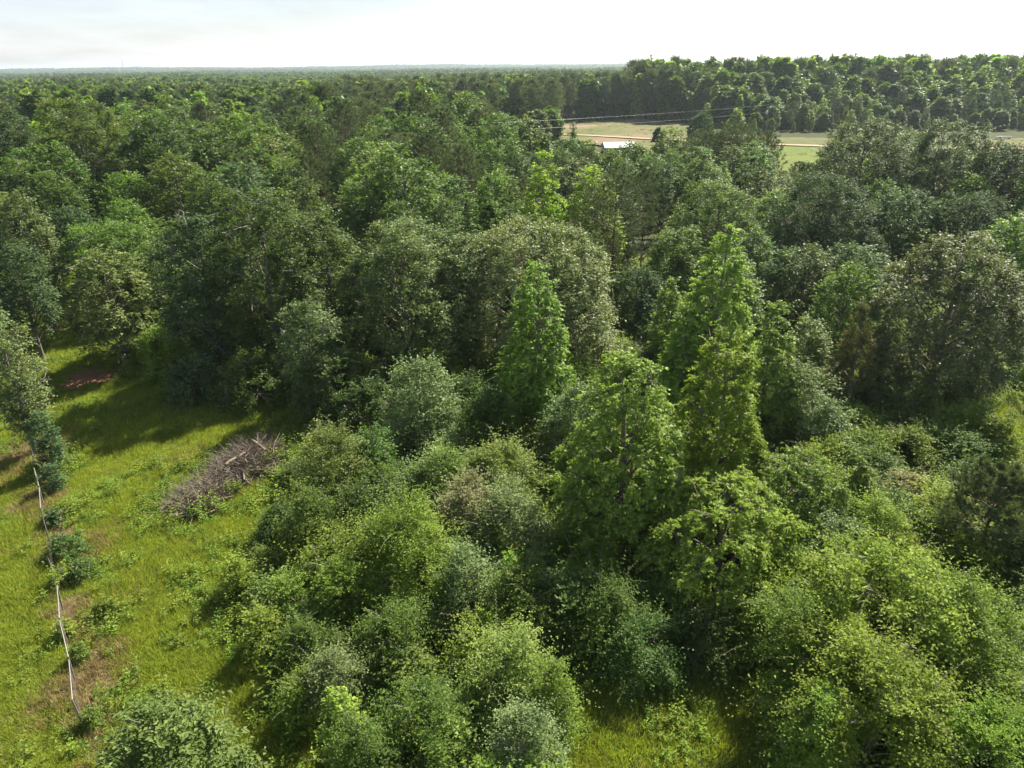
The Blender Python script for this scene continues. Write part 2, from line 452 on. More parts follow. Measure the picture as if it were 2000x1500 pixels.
    # leaves
    kk = np.tile((np.arange(nlf) + 0.6) / nlf, n_t) + rng.normal(size=n_t * nlf) * 0.05
    ti = np.repeat(np.arange(n_t), nlf)
    P = S0[ti] + D[ti] * (Lt[ti] * kk)[:, None]
    P[:, 2] -= s['droop'] * Lt[ti] * kk ** 2
    Tn = D[ti].copy(); Tn[:, 2] -= 2 * s['droop'] * kk; Tn = unit(Tn)
    side = unit(np.cross(Tn, np.array([0, 0, 1.0])) + 1e-4) * np.where(np.arange(len(kk)) % 2 == 0, 1.0, -1.0)[:, None]
    A = Tn * 0.55 + side * 0.75 + rng.normal(size=P.shape) * 0.28
    A[:, 2] -= s['hang']
    Nn = O[pi[ti]] * 0.45 + rng.normal(size=P.shape) * 0.42; Nn[:, 2] += 0.75
    S = leaf * (0.7 + 0.6 * rng.random(len(P)))
    ptint = rng.random(npf)
    tint = np.clip(0.5 * ptint[pi[ti]] + 0.5 * rng.random(len(P)), 0, 1)
    outer = np.clip((q[pi[ti]] - 0.45) * 1.6 + tz[pi[ti]] * 0.3, 0, 1)
    yp = (rng.random(npf) < 0.75)[pi[ti]]
    young = np.clip((kk - 0.45) * 1.7, 0, 1) * outer * s['yng'] * yx * (0.5 + rng.random(len(P))) * yp
    keep = P[:, 2] > 0.05
    mb = Mesh()
    SH = None
    if nsh > 3:                          # long arching shoots with leaves in two ranks stand out of the skin
        j = rng.integers(0, npf, nsh)
        sd = unit(O[j] * 0.75 + rand_dirs(rng, nsh) * 0.55 + np.array([0, 0, 0.45]))
        sl = pr * (1.2 + 1.3 * rng.random(nsh)) * (0.75 if sp in ('oak', 'gum') else 1.0)
        s0 = PC[j] - O[j] * pr * 0.2
        nk = 18
        k2 = np.tile((np.arange(nk) + 0.8) / nk, nsh); si = np.repeat(np.arange(nsh), nk)
        SP = s0[si] + sd[si] * (sl[si] * k2)[:, None]; SP[:, 2] -= 0.38 * sl[si] * k2 ** 2
        ST = sd[si].copy(); ST[:, 2] -= 0.76 * k2; ST = unit(ST)
        sv = unit(np.cross(ST, np.array([0, 0, 1.0])) + 1e-4) * np.where(np.arange(len(k2)) % 2 == 0, 1.0, -1.0)[:, None]
        SA = ST * 0.65 + sv * 0.8 + rng.normal(size=SP.shape) * 0.15
        SN = rng.normal(size=SP.shape) * 0.25; SN[:, 2] += 1.0
        SS = leaf * (0.92 - 0.35 * k2) * (0.85 + 0.3 * rng.random(len(k2)))
        sy = np.clip((k2 - 0.3) * 1.2, 0, 1) * s['yng'] * yx * rng.random(nsh)[si]
        SH = (SP, SA, SN, SS, np.clip(0.3 + 0.6 * rng.random(nsh)[si] + 0.1 * rng.random(len(k2)), 0, 1), np.clip(sy, 0, 1), s0, sd, sl)
    lz = np.array([lean[0], lean[1]])
    def bend(Q):
        Q = Q.copy(); h = np.clip(Q[..., 2] / H, 0, 1.2) ** 1.5
        Q[..., 0] += lean[0] * h; Q[..., 1] += lean[1] * h
        return Q
    add_leaves(mb, bend(P[keep]), A[keep], Nn[keep], S[keep], s['asp'], 0.12, 0, tint[keep], np.clip(young, 0, 1)[keep], tri=depth > 26)
    if SH is not None:
        ok = SH[0][:, 2] > 0.05
        add_leaves(mb, bend(SH[0])[ok], SH[1][ok], SH[2][ok], SH[3][ok], s['asp'], 0.10, 0, SH[4][ok], SH[5][ok], tri=depth > 26)
    # wood
    wb = Mesh()
    K = 9
    zt = np.linspace(-0.25, H * 0.9, K)
    wob = np.cumsum(rng.normal(size=(K, 2)), 0) * 0.018 * H ** 0.5 * 0.9
    tp = np.concatenate([wob - wob[:1], zt[:, None]], 1)[None]
    r0 = 0.016 * H + 0.010 * R
    multi = sp in ('elm', 'shrub')
    if multi: r0 *= 0.55
    tr = (r0 * (1 - np.linspace(0, 1, K)) ** 0.8 + 0.015)[None]; tr[0, 0] *= 1.5
    add_tubes(wb, bend(tp), tr, 7 if depth < 110 else 4)
    LW = LC * np.array([0.8, 0.8, 0.97])
    if depth < 190:
        sz = np.clip(LC[:, 2] - (0.35 + 0.35 * rng.random(nl)) * np.linalg.norm(LC[:, :2], axis=1) - 0.08 * H, 0.12 * H if not multi else 0.02 * H, 0.85 * H)
        p0 = np.stack([np.interp(sz, zt, tp[0, :, 0]), np.interp(sz, zt, tp[0, :, 1]), sz], -1)
        p1 = p0 * 0.45 + LW * 0.55; p1[:, 2] = p0[:, 2] * 0.35 + LW[:, 2] * 0.65 + rng.normal(size=nl) * 0.03 * H
        p1 += rng.normal(size=p1.shape) * 0.05 * R
        rl = np.interp(sz, zt, tr[0])[:, None] * np.linspace(0.6, 0.14, 6)[None]
        add_tubes(wb, bend(bezier(p0, p1, LW, 6)), np.maximum(rl, 0.012), 4 if depth < 110 else 3)
        if depth < 110:
            q0 = LC[ki] * np.array([0.8, 0.8, 0.97]); q2 = PC + O * pr * 0.30
            q1 = (q0 + q2) / 2 + rng.normal(size=q0.shape) * 0.12
            add_tubes(wb, bend(bezier(q0, q1, q2, 4)), np.tile(np.linspace(0.030, 0.010, 4), (len(q0), 1)), 3)
    if SH is not None and depth < 60:
        q0, q2 = SH[6], SH[6] + SH[7] * SH[8][:, None]; q2 = q2.copy(); q2[:, 2] -= 0.38 * SH[8]
        q1 = SH[6] + SH[7] * SH[8][:, None] * 0.5
        add_tubes(wb, bend(bezier(q0, q1, q2, 4)), np.tile(np.linspace(0.014, 0.005, 4), (nsh, 1)), 3)
    nb = s.get('bare', 0)
    if nb and depth < 110:        # bare lichen-grey limbs that show through the crown
        j = rng.integers(0, nl, nb)
        q0 = LC[j] * 0.8; q0[:, 2] = LC[j, 2] - 0.4
        d = unit(LC[j] * np.array([1, 1, 0]) + rand_dirs(rng, nb) * R * 0.7 + np.array([0, 0, 0.1]))
        q2 = LC[j] + d * (0.3 * R); q1 = (q0 + q2) / 2 + rng.normal(size=q0.shape) * 0.35
        add_tubes(wb, bend(bezier(q0, q1, q2, 6)), np.tile(np.linspace(0.065, 0.018, 6), (nb, 1)), 4)
        for rep in range(3):
            f = 0.45 + 0.5 * rng.random(nb)[:, None]
            e0 = q0 * (1 - f) ** 2 + q1 * 2 * f * (1 - f) + q2 * f * f
            e2 = e0 + (d + rand_dirs(rng, nb) * 0.9) * (0.12 * R)
            add_tubes(wb, bend(bezier(e0, (e0 + e2) / 2 + 0.06 * rng.normal(size=e0.shape), e2, 4)), np.tile(np.linspace(0.030, 0.010, 4), (nb, 1)), 3)
    return mb, wb, mat or s['mat'], s['bark']

def pine_mesh(H, R, seed, depth, cap=60000, cb=0.35, mat='pine', dens=1.0):
    """straight trunk, whorls of up-curved branches, starburst needle tufts towards the branch ends"""
    rng = np.random.default_rng(seed)
    zb = H * cb
    nb = int(np.clip(70 * (R / 3.0), 36, 90))
    t = (np.arange(nb) + rng.random(nb)) / nb
    zz = zb + t ** 0.9 * (H - zb - 0.4)
    env = np.sin(math.pi * np.clip(0.22 + 0.78 * t, 0, 1)) ** 0.7 * 0.9 + 0.12
    ln = R * env * (0.65 + 0.5 * rng.random(nb))
    az = np.arange(nb) * 2.399963 + rng.random(nb) * 0.8
    hd = np.stack([np.cos(az), np.sin(az), np.zeros(nb)], -1)
    p0 = np.stack([np.zeros(nb), np.zeros(nb), zz - 0.25 * ln], -1)
    up = (0.05 + 0.55 * t) * ln
    p2 = p0 + hd * ln[:, None]; p2[:, 2] += up + 0.12 * ln
    p1 = p0 + hd * ln[:, None] * 0.55; p1[:, 2] += up * 0.15
    wid = max(0.034 if depth < 60 else 0.02, 0.45 * depth / 731.0)
    nlen = max(0.26, 2.6 * depth / 731.0)
    per = 30 if depth < 60 else (16 if depth < 140 else 9)
    ntuft = int(min(cap / per, (26.0 if depth < 60 else 12.0) * dens * R * H / (nlen / 0.26) ** 1.2 * 2.2))
    bi = rng.integers(0, nb, ntuft)
    f = np.clip(0.30 + 0.72 * rng.random(ntuft) ** 0.7, 0, 1.0)[:, None]
    base = p0[bi] * (1 - f) ** 2 + p1[bi] * 2 * f * (1 - f) + p2[bi] * f * f
    lat = unit(np.cross(hd[bi], np.array([0, 0, 1.0])))
    off = lat * (rng.normal(size=(ntuft, 1)) * 0.26 * ln[bi][:, None] * (1.1 - f * 0.6)) + np.array([0, 0, 1.0]) * (np.abs(rng.normal(size=(ntuft, 1))) * 0.14 * ln[bi][:, None])
    TC = base + off
    dirn = unit(hd[bi] * 0.5 + off * 0.8 + np.array([0, 0, 0.75]) + rng.normal(size=(ntuft, 3)) * 0.25)
    ti = np.repeat(np.arange(ntuft), per)
    n = len(ti)
    A = unit(dirn[ti] * 0.75 + rand_dirs(rng, n) * 0.8)
    P = TC[ti] + A * 0.02 - dirn[ti] * (rng.random(n) * nlen * 0.5)[:, None]
    S = nlen * (0.75 + 0.5 * rng.random(n))
    tint = np.clip(0.6 * rng.random(ntuft)[ti] + 0.4 * rng.random(n), 0, 1)
    young = np.where(rng.random(ntuft)[ti] < 0.35, 0.55 * rng.random(n), 0.0)
    mb = Mesh()
    add_blades(mb, P, A, rand_dirs(rng, n), S, wid, 0, tint, young)
    wb = Mesh()
    K = 7; zt = np.linspace(-0.25, H * 0.985, K)
    wob = np.cumsum(rng.normal(size=(K, 2)), 0) * 0.03
    tp = np.concatenate([wob - wob[:1], zt[:, None]], 1)[None]
    r0 = 0.0125 * H + 0.02
    add_tubes(wb, tp, (r0 * (1 - 0.93 * np.linspace(0, 1, K)))[None], 7 if depth < 110 else 4)
    if depth < 190:
        add_tubes(wb, bezier(p0, p1, p2, 5), np.tile(np.linspace(0.045, 0.012, 5), (nb, 1)) * (0.5 + ln / R)[:, None] * 0.8, 3)
    return mb, wb, mat, 'pinebark'

TRIS = [0]
def two_meshes(g):
    mb, wb, m, b = g
    TRIS[0] += mb.tris() + wb.tris()
    return mb.build('crown', [M[m]]), wb.build('trunk', [M[b]], smooth=True)

def one_mesh(g, name='tree'):
    mb, wb, m, b = g
    TRIS[0] += mb.tris() + wb.tris()
    off = mb.n
    for V in wb.v: mb.v.append(V); mb.n += len(V)
    for Fc in wb.f:
        mb.f.append(Fc + off); n = len(Fc)
        mb.mi.append(np.ones(n, np.int32)); mb.t.append(np.zeros(n, np.float32)); mb.y.append(np.zeros(n, np.float32))
    return mb.build(name, [M[m], M[b]])

# ------------------------------------------------------------------ the ground
def noise2(x, y, seed=0, sc=1.0):
    r = np.random.default_rng(seed)
    o = np.zeros_like(x)
    for k in range(7):
        a = r.random() * 6.283; f = sc * (0.6 + 1.6 * r.random()); p = r.random() * 6.283
        o = o + np.sin((x * math.cos(a) + y * math.sin(a)) * f + p + 1.3 * np.sin((x * math.sin(a) - y * math.cos(a)) * f * 0.7 + p * 2))
    return o / 7 * 1.9

def grid_mesh(name, xs, ys, z, mats):
    X, Y = np.meshgrid(xs, ys)
    V = np.stack([X, Y, z(X, Y) if callable(z) else np.full_like(X, z)], -1).reshape(-1, 3)
    nx, ny = len(xs), len(ys)
    i = np.arange(nx * ny).reshape(ny, nx)
    Fc = np.stack([i[:-1, :-1], i[:-1, 1:], i[1:, 1:], i[1:, :-1]], -1).reshape(-1, 4)
    mb = Mesh(); mb.add(V, Fc); me = mb.build(name, mats, smooth=True)
    return me, X.ravel(), Y.ravel()

def ground_mat(name, cols, scales, soil, attr=True, rough=0.95):
    """two-scale mottling of three colours, plus a bare-soil mask stored on the mesh"""
    m, t = new_mat(name); N = t.nodes.new; L = t.links.new
    out = N('ShaderNodeOutputMaterial'); p = N('ShaderNodeBsdfPrincipled'); p.inputs['Roughness'].default_value = rough
    p.inputs['Specular IOR Level'].default_value = 0.1
    tc = N('ShaderNodeTexCoord')
    n1 = N('ShaderNodeTexNoise'); n1.inputs['Scale'].default_value = scales[0]; n1.inputs['Detail'].default_value = 6; n1.inputs['Roughness'].default_value = 0.65
    n2 = N('ShaderNodeTexNoise'); n2.inputs['Scale'].default_value = scales[1]; n2.inputs['Detail'].default_value = 8; n2.inputs['Roughness'].default_value = 0.75
    for n in (n1, n2): L(tc.outputs['Object'], n.inputs['Vector'])
    r = N('ShaderNodeValToRGB'); r.color_ramp.elements[0].position = 0.38; r.color_ramp.elements[1].position = 0.62
    r.color_ramp.elements[0].color = (*cols[0], 1); r.color_ramp.elements[1].color = (*cols[1], 1)
    L(n1.outputs['Fac'], r.inputs[0])
    r2 = N('ShaderNodeMapRange'); r2.inputs['From Min'].default_value = 0.45; r2.inputs['From Max'].default_value = 0.68
    L(n2.outputs['Fac'], r2.inputs['Value'])
    mx = N('ShaderNodeMix'); mx.data_type = 'RGBA'; mx.inputs[7].default_value = (*cols[2], 1)
    L(r.outputs[0], mx.inputs[6]); L(r2.outputs[0], mx.inputs[0])
    last = mx.outputs[2]
    if attr:
        a = N('ShaderNodeAttribute'); a.attribute_name = 'soil'
        ad = N('ShaderNodeMath'); ad.operation = 'MULTIPLY_ADD'; ad.inputs[1].default_value = 1.0
        sb = N('ShaderNodeMath'); sb.operation = 'SUBTRACT'; sb.inputs[1].default_value = 0.5
        L(n2.outputs['Fac'], sb.inputs[0]); L(a.outputs['Fac'], ad.inputs[0]); L(sb.outputs[0], ad.inputs[2])
        cl = N('ShaderNodeMapRange'); cl.inputs['From Min'].default_value = 0.25; cl.inputs['From Max'].default_value = 0.75
        L(ad.outputs[0], cl.inputs['Value'])
        m3 = N('ShaderNodeMix'); m3.data_type = 'RGBA'; m3.inputs[7].default_value = (*soil, 1)
        L(last, m3.inputs[6]); L(cl.outputs[0], m3.inputs[0]); last = m3.outputs[2]
    bu = N('ShaderNodeBump'); bu.inputs['Strength'].default_value = 0.6; bu.inputs['Distance'].default_value = 0.15
    L(n2.outputs['Fac'], bu.inputs['Height']); L(bu.outputs[0], p.inputs['Normal'])
    L(last, p.inputs['Base Color']); L(p.outputs[0], out.inputs['Surface'])
    return m

M['forest_floor'] = ground_mat('forest_floor', ((0.035, 0.045, 0.018), (0.06, 0.06, 0.026), (0.05, 0.07, 0.02)), (0.12, 1.2), (0.1, 0.07, 0.04), attr=False)
M['meadow'] = ground_mat('meadow_turf', ((0.075, 0.105, 0.020), (0.125, 0.145, 0.028), (0.055, 0.070, 0.020)), (0.35, 3.0), (0.13, 0.088, 0.058))
M['field'] = ground_mat('dry_field', ((0.105, 0.118, 0.044), (0.165, 0.145, 0.078), (0.075, 0.098, 0.030)), (0.045, 0.35), (0.22, 0.155, 0.105))
M['pasture'] = ground_mat('green_pasture', ((0.105, 0.14, 0.030), (0.135, 0.165, 0.038), (0.090, 0.125, 0.028)), (0.05, 0.5), (0.32, 0.22, 0.15), attr=False)
M['road'] = ground_mat('sandy_road', ((0.36, 0.28, 0.20), (0.43, 0.34, 0.25), (0.30, 0.23, 0.16)), (0.3, 2.0), (0.3, 0.2, 0.1), attr=False)
M['redsoil'] = ground_mat('red_clay', ((0.175, 0.088, 0.048), (0.23, 0.13, 0.075), (0.12, 0.085, 0.042)), (0.8, 5.0), (0.3, 0.2, 0.1), attr=False)

far_x = np.concatenate([-np.geomspace(9000, 60, 40), np.linspace(-50, 50, 11), np.geomspace(60, 9000, 40)])
far_y = np.concatenate([[-400, -200, -80], np.linspace(-40, 110, 16), np.geomspace(120, 14000, 60)])
me, _, _ = grid_mesh('ground', far_x, far_y, -0.06, [M['forest_floor']])
tag(link('ground', me), kind='structure')

FENCE_A = ground_at(88, 1003); FENCE_B = ground_at(160, 1400)
FDIR = (FENCE_B - FENCE_A).normalized()
FN = Vector((-FDIR.y, FDIR.x, 0))
def fence_coords(x, y):
    dx = x - FENCE_A.x; dy = y - FENCE_A.y
    return dx * FDIR.x + dy * FDIR.y, dx * FN.x + dy * FN.y

MEADOW_PX = [[(-260, 1700), (-320, 900), (-60, 830), (20, 740), (35, 640), (60, 585), (195, 575), (215, 640), (215, 720), (300, 770), (440, 790), (560, 785), (690, 770), (720, 800), (640, 850), (570, 900), (530, 1000), (490, 1080), (440, 1150), (440, 1250), (500, 1340), (560, 1420), (590, 1700)],
             [(1120, 1700), (1110, 1420), (1160, 1340), (1240, 1310), (1420, 1300), (1500, 1310), (1530, 1390), (1460, 1440), (1440, 1700)],
             [(1925, 800), (2200, 770), (2300, 930), (1990, 930), (1950, 880)]]
MEADOW = [[ground_at(u, v).to_2d()[:] for u, v in poly] for poly in MEADOW_PX]
def in_meadow(x, y):
    return any(inside(p, x, y) for p in MEADOW)
def in_meadow_np(x, y):
    c = np.zeros(x.shape, bool)
    for p in MEADOW: c |= inside_np(p, x, y)
    return c

me, gx, gy = grid_mesh('meadow', np.arange(-75, 75.1, 0.6), np.arange(2, 105, 0.6), lambda X, Y: 0.05 * noise2(X, Y, 3, 0.35) - 0.02, [M['meadow']])
a_, d_ = fence_coords(gx, gy)
soil = 1.25 * np.clip(1.0 - np.abs(d_ - 0.25 + 0.5 * noise2(gx, gy, 9, 0.7)) / 1.0, 0, 1) * np.clip(0.65 + 0.75 * noise2(gx, gy, 5, 0.5), 0, 1) * 1.0
BARE = [(ground_at(u, v), r) for u, v, r in ((168, 1215, 1.0), (190, 1285, 1.2), (205, 1330, 1.1), (150, 1180, .9), (110, 1010, 1.1), (60, 985, 1.5), (30, 880, 1.6), (135, 1330, .9))]
for b_, r_ in BARE:
    soil += 1.1 * np.exp(-(((gx - b_.x) ** 2 + (gy - b_.y) ** 2) / r_ ** 2) ** 1.5)
soil += np.clip(noise2(gx, gy, 17, 0.45) - 0.75, 0, 1) * 0.9
at_ = me.attributes.new('soil', 'FLOAT', 'POINT'); at_.data.foreach_set('value', np.clip(soil, 0, 1).astype(np.float32))
tag(link('meadow_ground', me), kind='structure')

def patch(name, pts, z, mat, n=3):
    """flat irregular sheet from ground points"""
    mb = Mesh()
    P = np.array([(p[0], p[1], z) for p in pts])
    c = P.mean(0)
    V = np.concatenate([[c], P]); k = len(P)
    Fc = np.stack([np.zeros(k, int), 1 + np.arange(k), 1 + (np.arange(k) + 1) % k], -1)
    mb.add(V, Fc)
    return tag(link(name, mb.build(name, [mat])), kind='structure')

# bare red clay at the wood's edge, with ragged rim
rc = ground_at(172, 741)
rp = []
for k in range(40):
    a = k * 2 * math.pi / 40
    rr = 1 + 0.22 * math.sin(3 * a + 1) + 0.12 * math.sin(7 * a) + rnd.uniform(-0.07, 0.07)
    rp.append((rc.x + 2.2 * rr * math.cos(a), rc.y + 1.9 * rr * math.sin(a)))
RED = rp
patch('bare_red_soil', rp, 0.085, M['redsoil'])

# the clearing far behind: pale field, road along it, greener pasture
FIELD_PX = [(1085, 252), (1125, 240), (1240, 235), (1345, 242), (1400, 258), (1500, 270), (1640, 272), (1800, 274), (2200, 268), (2250, 300), (1850, 305), (1640, 335), (1530, 350), (1480, 345), (1440, 300), (1300, 296), (1110, 280)]
FIELD = [ground_at(u, v).to_2d()[:] for u, v in FIELD_PX]
fx = [p[0] for p in FIELD]; fy = [p[1] for p in FIELD]
FCX, FCY = sum(fx) / len(fx), sum(fy) / len(fy)
me, gx, gy = grid_mesh('field', np.linspace(min(fx) - 20, max(fx) + 60, 120), np.linspace(min(fy) - 10, max(fy) + 25, 100), lambda X, Y: 0.25 * noise2(X, Y, 31, 0.06) + 0.30, [M['field'], M['pasture']])
soil = np.clip(noise2(gx, gy, 8, 0.05) * 0.9 - 0.1, 0, 1)
at_ = me.attributes.new('soil', 'FLOAT', 'POINT'); at_.data.foreach_set('value', soil.astype(np.float32))
road_px = [(1000, 262), (1165, 268), (1240, 273), (1330, 277), (1420, 282), (1520, 286), (1610, 289), (1760, 292), (2000, 294), (2300, 294)]
road_pts = [ground_at(u, v) for u, v in road_px]
rx = np.array([p.x for p in road_pts]); ry = np.array([p.y for p in road_pts])
nf = len(me.polygons); cen = np.empty(nf * 3, np.float32); me.polygons.foreach_get('center', cen); cen = cen.reshape(-1, 3)
mi = ((cen[:, 1] < np.interp(cen[:, 0], rx, ry)) & (cen[:, 0] > 60)).astype(np.int32)
me.polygons.foreach_set('material_index', mi)
fr_ = inside_np([(FCX + (p[0] - FCX) * 1.03, FCY + (p[1] - FCY) * 1.06) for p in FIELD], cen[:, 0], cen[:, 1])
import bmesh
bm_ = bmesh.new(); bm_.from_mesh(me); bm_.faces.ensure_lookup_table()
bmesh.ops.delete(bm_, geom=[bm_.faces[i] for i in np.nonzero(~fr_)[0]], context='FACES')
bm_.to_mesh(me); bm_.free()
tag(link('field', me), kind='structure')
mb = Mesh()
xs = np.linspace(rx[0], rx[-1], 90); yc = np.interp(xs, rx, ry)
yc = np.convolve(np.pad(yc, 4, 'edge'), np.ones(9) / 9, 'valid')
wv = 2.3 + 0.3 * np.sin(xs * 0.2)
zr = 0.66 + 0 * xs
V = np.stack([np.stack([xs, yc - wv, zr], -1), np.stack([xs, yc + wv, zr], -1)], 1).reshape(-1, 3)
i = np.arange(89) * 2
mb.add(V, np.stack([i, i + 2, i + 3, i + 1], -1))
tag(link('dirt_road', mb.build('dirt_road', [M['road']])), kind='structure')

# ------------------------------------------------------------------ trees that can be told apart, each from the photograph
# (name, species, material, u, v of the top, distance, width in px, label, short reference or None, options)
T = []
def t(name, sp, mat, u, v, d, w, label, ref=None, **k):
    T.append((name, sp, mat, u, v, d, w, label, ref, k))

# bright sweetgums on the right of the centre
t('sweetgum_tree', 'gum', 'gum', 1415, 430, 50, 175, 'tallest bright green conical sweetgum rising before the dark oaks', 'the tallest sweetgum', lean=(0.5, 0.2))
t('sweetgum_tree', 'gum', 'gum_yel', 1422, 632, 36, 235, 'yellow-green sweetgum standing just in front of the tallest conical sweetgum', 'the yellow-green sweetgum')
t('sweetgum_tree', 'gum', 'gum', 1242, 678, 33, 300, 'broad bright sweetgum with pale tip, left neighbour of the yellow-green sweetgum', 'the broad front sweetgum', lean=(-0.6, 0))
t('sweetgum_tree', 'gum', 'gum', 1520, 583, 46, 135, 'slim sweetgum just right of the tallest conical sweetgum')
t('sweetgum_tree', 'gum', 'gum', 1048, 503, 49, 160, 'slim light green sweetgum standing against the brown-tasselled oak dome', 'the slim sweetgum before the brown dome')
t('sweetgum_tree', 'gum', 'gum', 1312, 535, 58, 75, 'thin young sweetgum in shade left of the tallest sweetgum')
t('sweetgum_tree', 'gum', 'gum', 1345, 590, 49, 110, 'short sweetgum tucked against the left flank of the tallest sweetgum')
t('sweetgum_tree', 'gumtall', 'gum_yel', 1062, 288, 86, 150, 'bright yellow-green tree with the higher left tip beside dark pine', 'the bright twin-tipped tree', cb=0.1, env='spire', yng=1)
t('sweetgum_tree', 'gumtall', 'gum_yel', 1160, 315, 84, 150, 'bright yellow-green tree forming the lower right tip of the twin tree', cb=0.1, env='dome')
t('sweetgum_tree', 'gum', 'gum', 1545, 880, 34, 250, 'bushy mid-green sweetgum below and right of the yellow-green sweetgum', 'the bushy low sweetgum', env='dome')
t('sweetgum_tree', 'gum', 'gum', 1690, 888, 36, 90, 'small glossy sweetgum sapling left of the bare tan twiggy bush')
t('sapling', 'gum', 'gum_yel', 997, 1072, 27.5, 55, 'bright lime sapling poking up through the grey elm scrub')
t('sapling', 'gum', 'gum', 655, 1345, 20.5, 70, 'lime sweetgum sapling beside the dull grey bush at the wood corner', env='dome')
t('sweetgum_tree', 'gum', 'elm', 1425, 930, 30, 300, 'low leafy sweetgum at the foot of the yellow-green sweetgum', env='dome')
t('sweetgum_tree', 'gum', 'gum', 1180, 830, 36, 150, 'sweetgum half hidden by the left flank of the broad front sweetgum')

# domes of the middle
t('oak_tree', 'oak', 'tassel', 1060, 425, 62, 370, 'wide brown-tasselled oak dome in the middle of the wood', 'the brown-tasselled dome', layers=1.8, cb=0.08)
t('oak_tree', 'oak', 'tassel', 905, 452, 62, 150, 'pinkish tasselled oak squeezed between the olive dome and brown dome')
t('oak_tree', 'oak', 'oak_olive', 780, 430, 60, 330, 'wide olive-green oak dome left of the brown-tasselled dome', 'the olive oak dome', layers=1.8, cb=0.06)
t('oak_tree', 'oak', 'tassel', 1890, 456, 54, 350, 'large brown-grey tasselled oak dome standing alone near the field edge', 'the lone brown-grey dome', layers=1.8, cb=0.10)
t('cedar_tree', 'cedar', 'cedar', 1688, 597, 50.5, 140, 'rusty brown cedar beside the lone brown-grey oak dome', 'the rusty cedar', yng=1)
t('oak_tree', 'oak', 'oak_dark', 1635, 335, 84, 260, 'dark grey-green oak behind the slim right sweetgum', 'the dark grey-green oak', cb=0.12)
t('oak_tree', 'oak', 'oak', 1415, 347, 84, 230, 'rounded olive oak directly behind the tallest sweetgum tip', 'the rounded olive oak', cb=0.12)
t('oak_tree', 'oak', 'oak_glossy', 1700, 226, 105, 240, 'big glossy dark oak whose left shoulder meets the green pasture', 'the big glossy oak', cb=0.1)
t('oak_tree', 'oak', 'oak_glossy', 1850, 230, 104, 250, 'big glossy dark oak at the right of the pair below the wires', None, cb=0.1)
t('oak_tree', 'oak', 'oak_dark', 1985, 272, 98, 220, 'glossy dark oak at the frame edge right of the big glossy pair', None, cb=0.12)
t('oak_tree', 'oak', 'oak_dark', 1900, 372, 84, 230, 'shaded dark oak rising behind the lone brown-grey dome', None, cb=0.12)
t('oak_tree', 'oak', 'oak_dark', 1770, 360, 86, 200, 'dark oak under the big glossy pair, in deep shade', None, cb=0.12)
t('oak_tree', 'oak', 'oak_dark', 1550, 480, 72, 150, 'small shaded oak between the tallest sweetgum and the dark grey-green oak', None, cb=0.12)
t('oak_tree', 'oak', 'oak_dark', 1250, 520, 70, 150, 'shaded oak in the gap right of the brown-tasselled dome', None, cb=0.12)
t('pine_tree', 'pine', 'pine', 1205, 340, 76, 190, 'dark grey pine behind the right edge of the brown-tasselled dome', 'the dark grey pine')
t('oak_tree', 'oak', 'oak_dark', 1660, 470, 72, 160, 'low dark oak in front of the dark grey-green oak', None, cb=0.1)
t('oak_tree', 'oak', 'oak', 1320, 440, 76, 140, 'leafy oak in shade between dark grey pine and olive oak', None, cb=0.1)

# big oaks on the left
t('oak_tree', 'bigoak', 'oak', 500, 362, 60, 280, 'large spreading oak with bare grey limbs at the meadow corner', 'the large corner oak', cb=0.16, layers=1.5)
t('oak_tree', 'bigoak', 'oak_dark', 375, 412, 60, 210, 'dark spreading oak left of the large corner oak', 'the dark spreading oak', cb=0.10)
t('oak_tree', 'bigoak', 'oak', 630, 402, 64, 150, 'oak between the large corner oak and the olive oak dome', None, cb=0.15)
t('oak_tree', 'bigoak', 'oak', 592, 575, 52.5, 150, 'low grey-branched oak at the meadow edge below the corner oak', None, cb=0.05, mat2='grey')
t('oak_tree', 'bigoak', 'oak_lite', 205, 432, 76, 220, 'arching pale-topped oak over the left end of the grass strip', 'the arching oak', cb=0.5)
t('oak_tree', 'bigoak', 'oak', 290, 470, 68, 150, 'oak with dead grey lower twigs beside the arching oak', None, cb=0.2)
t('oak_tree', 'bigoak', 'oak_lite', 140, 188, 112, 220, 'tall yellow-topped oak with forked bare limbs behind the arching oak', 'the tall forked oak', cb=0.32)
t('oak_tree', 'bigoak', 'oak', 300, 218, 108, 210, 'tall open oak with straight pale trunk right of the forked oak', 'the pale-trunked oak', cb=0.36)
t('oak_tree', 'bigoak', 'oak', 375, 250, 112, 130, 'open oak leaning right beside the pale-trunked oak', None, cb=0.3, lean=(3.0, 0))
t('oak_tree', 'oak', 'oak_lite', 478, 218, 122, 200, 'dense rounded leafy green oak crown high in the left woods', 'the dense rounded oak', cb=0.25)
t('oak_tree', 'oak', 'oak', 560, 300, 105, 130, 'mid-green oak below the right flank of the dense rounded oak')
t('oak_tree', 'oak', 'oak', 450, 320, 98, 130, 'feathery pale oak under the dense rounded oak')
t('oak_tree', 'bigoak', 'oak_lite', 742, 268, 102, 145, 'light green oak with visible dark trunk among the pines', 'the light oak among pines', cb=0.25)
t('oak_tree', 'oak', 'oak', 745, 226, 150, 125, 'dense dark green dome behind the light oak among pines', None, cb=0.15)
t('oak_tree', 'oak', 'oak', 970, 216, 135, 120, 'dense dark green oak dome left of the pale field', 'the dense dome left of the field', cb=0.12)
t('oak_tree', 'oak', 'oak_lite', 955, 270, 116, 85, 'small bright leafy oak before the dense dome left of the field', None, cb=0.1)
t('oak_tree', 'oak', 'gum_yel', 610, 186, 195, 68, 'round yellow-green tree among the dark pines', 'the round yellow-green tree', cb=0.1, env='round')
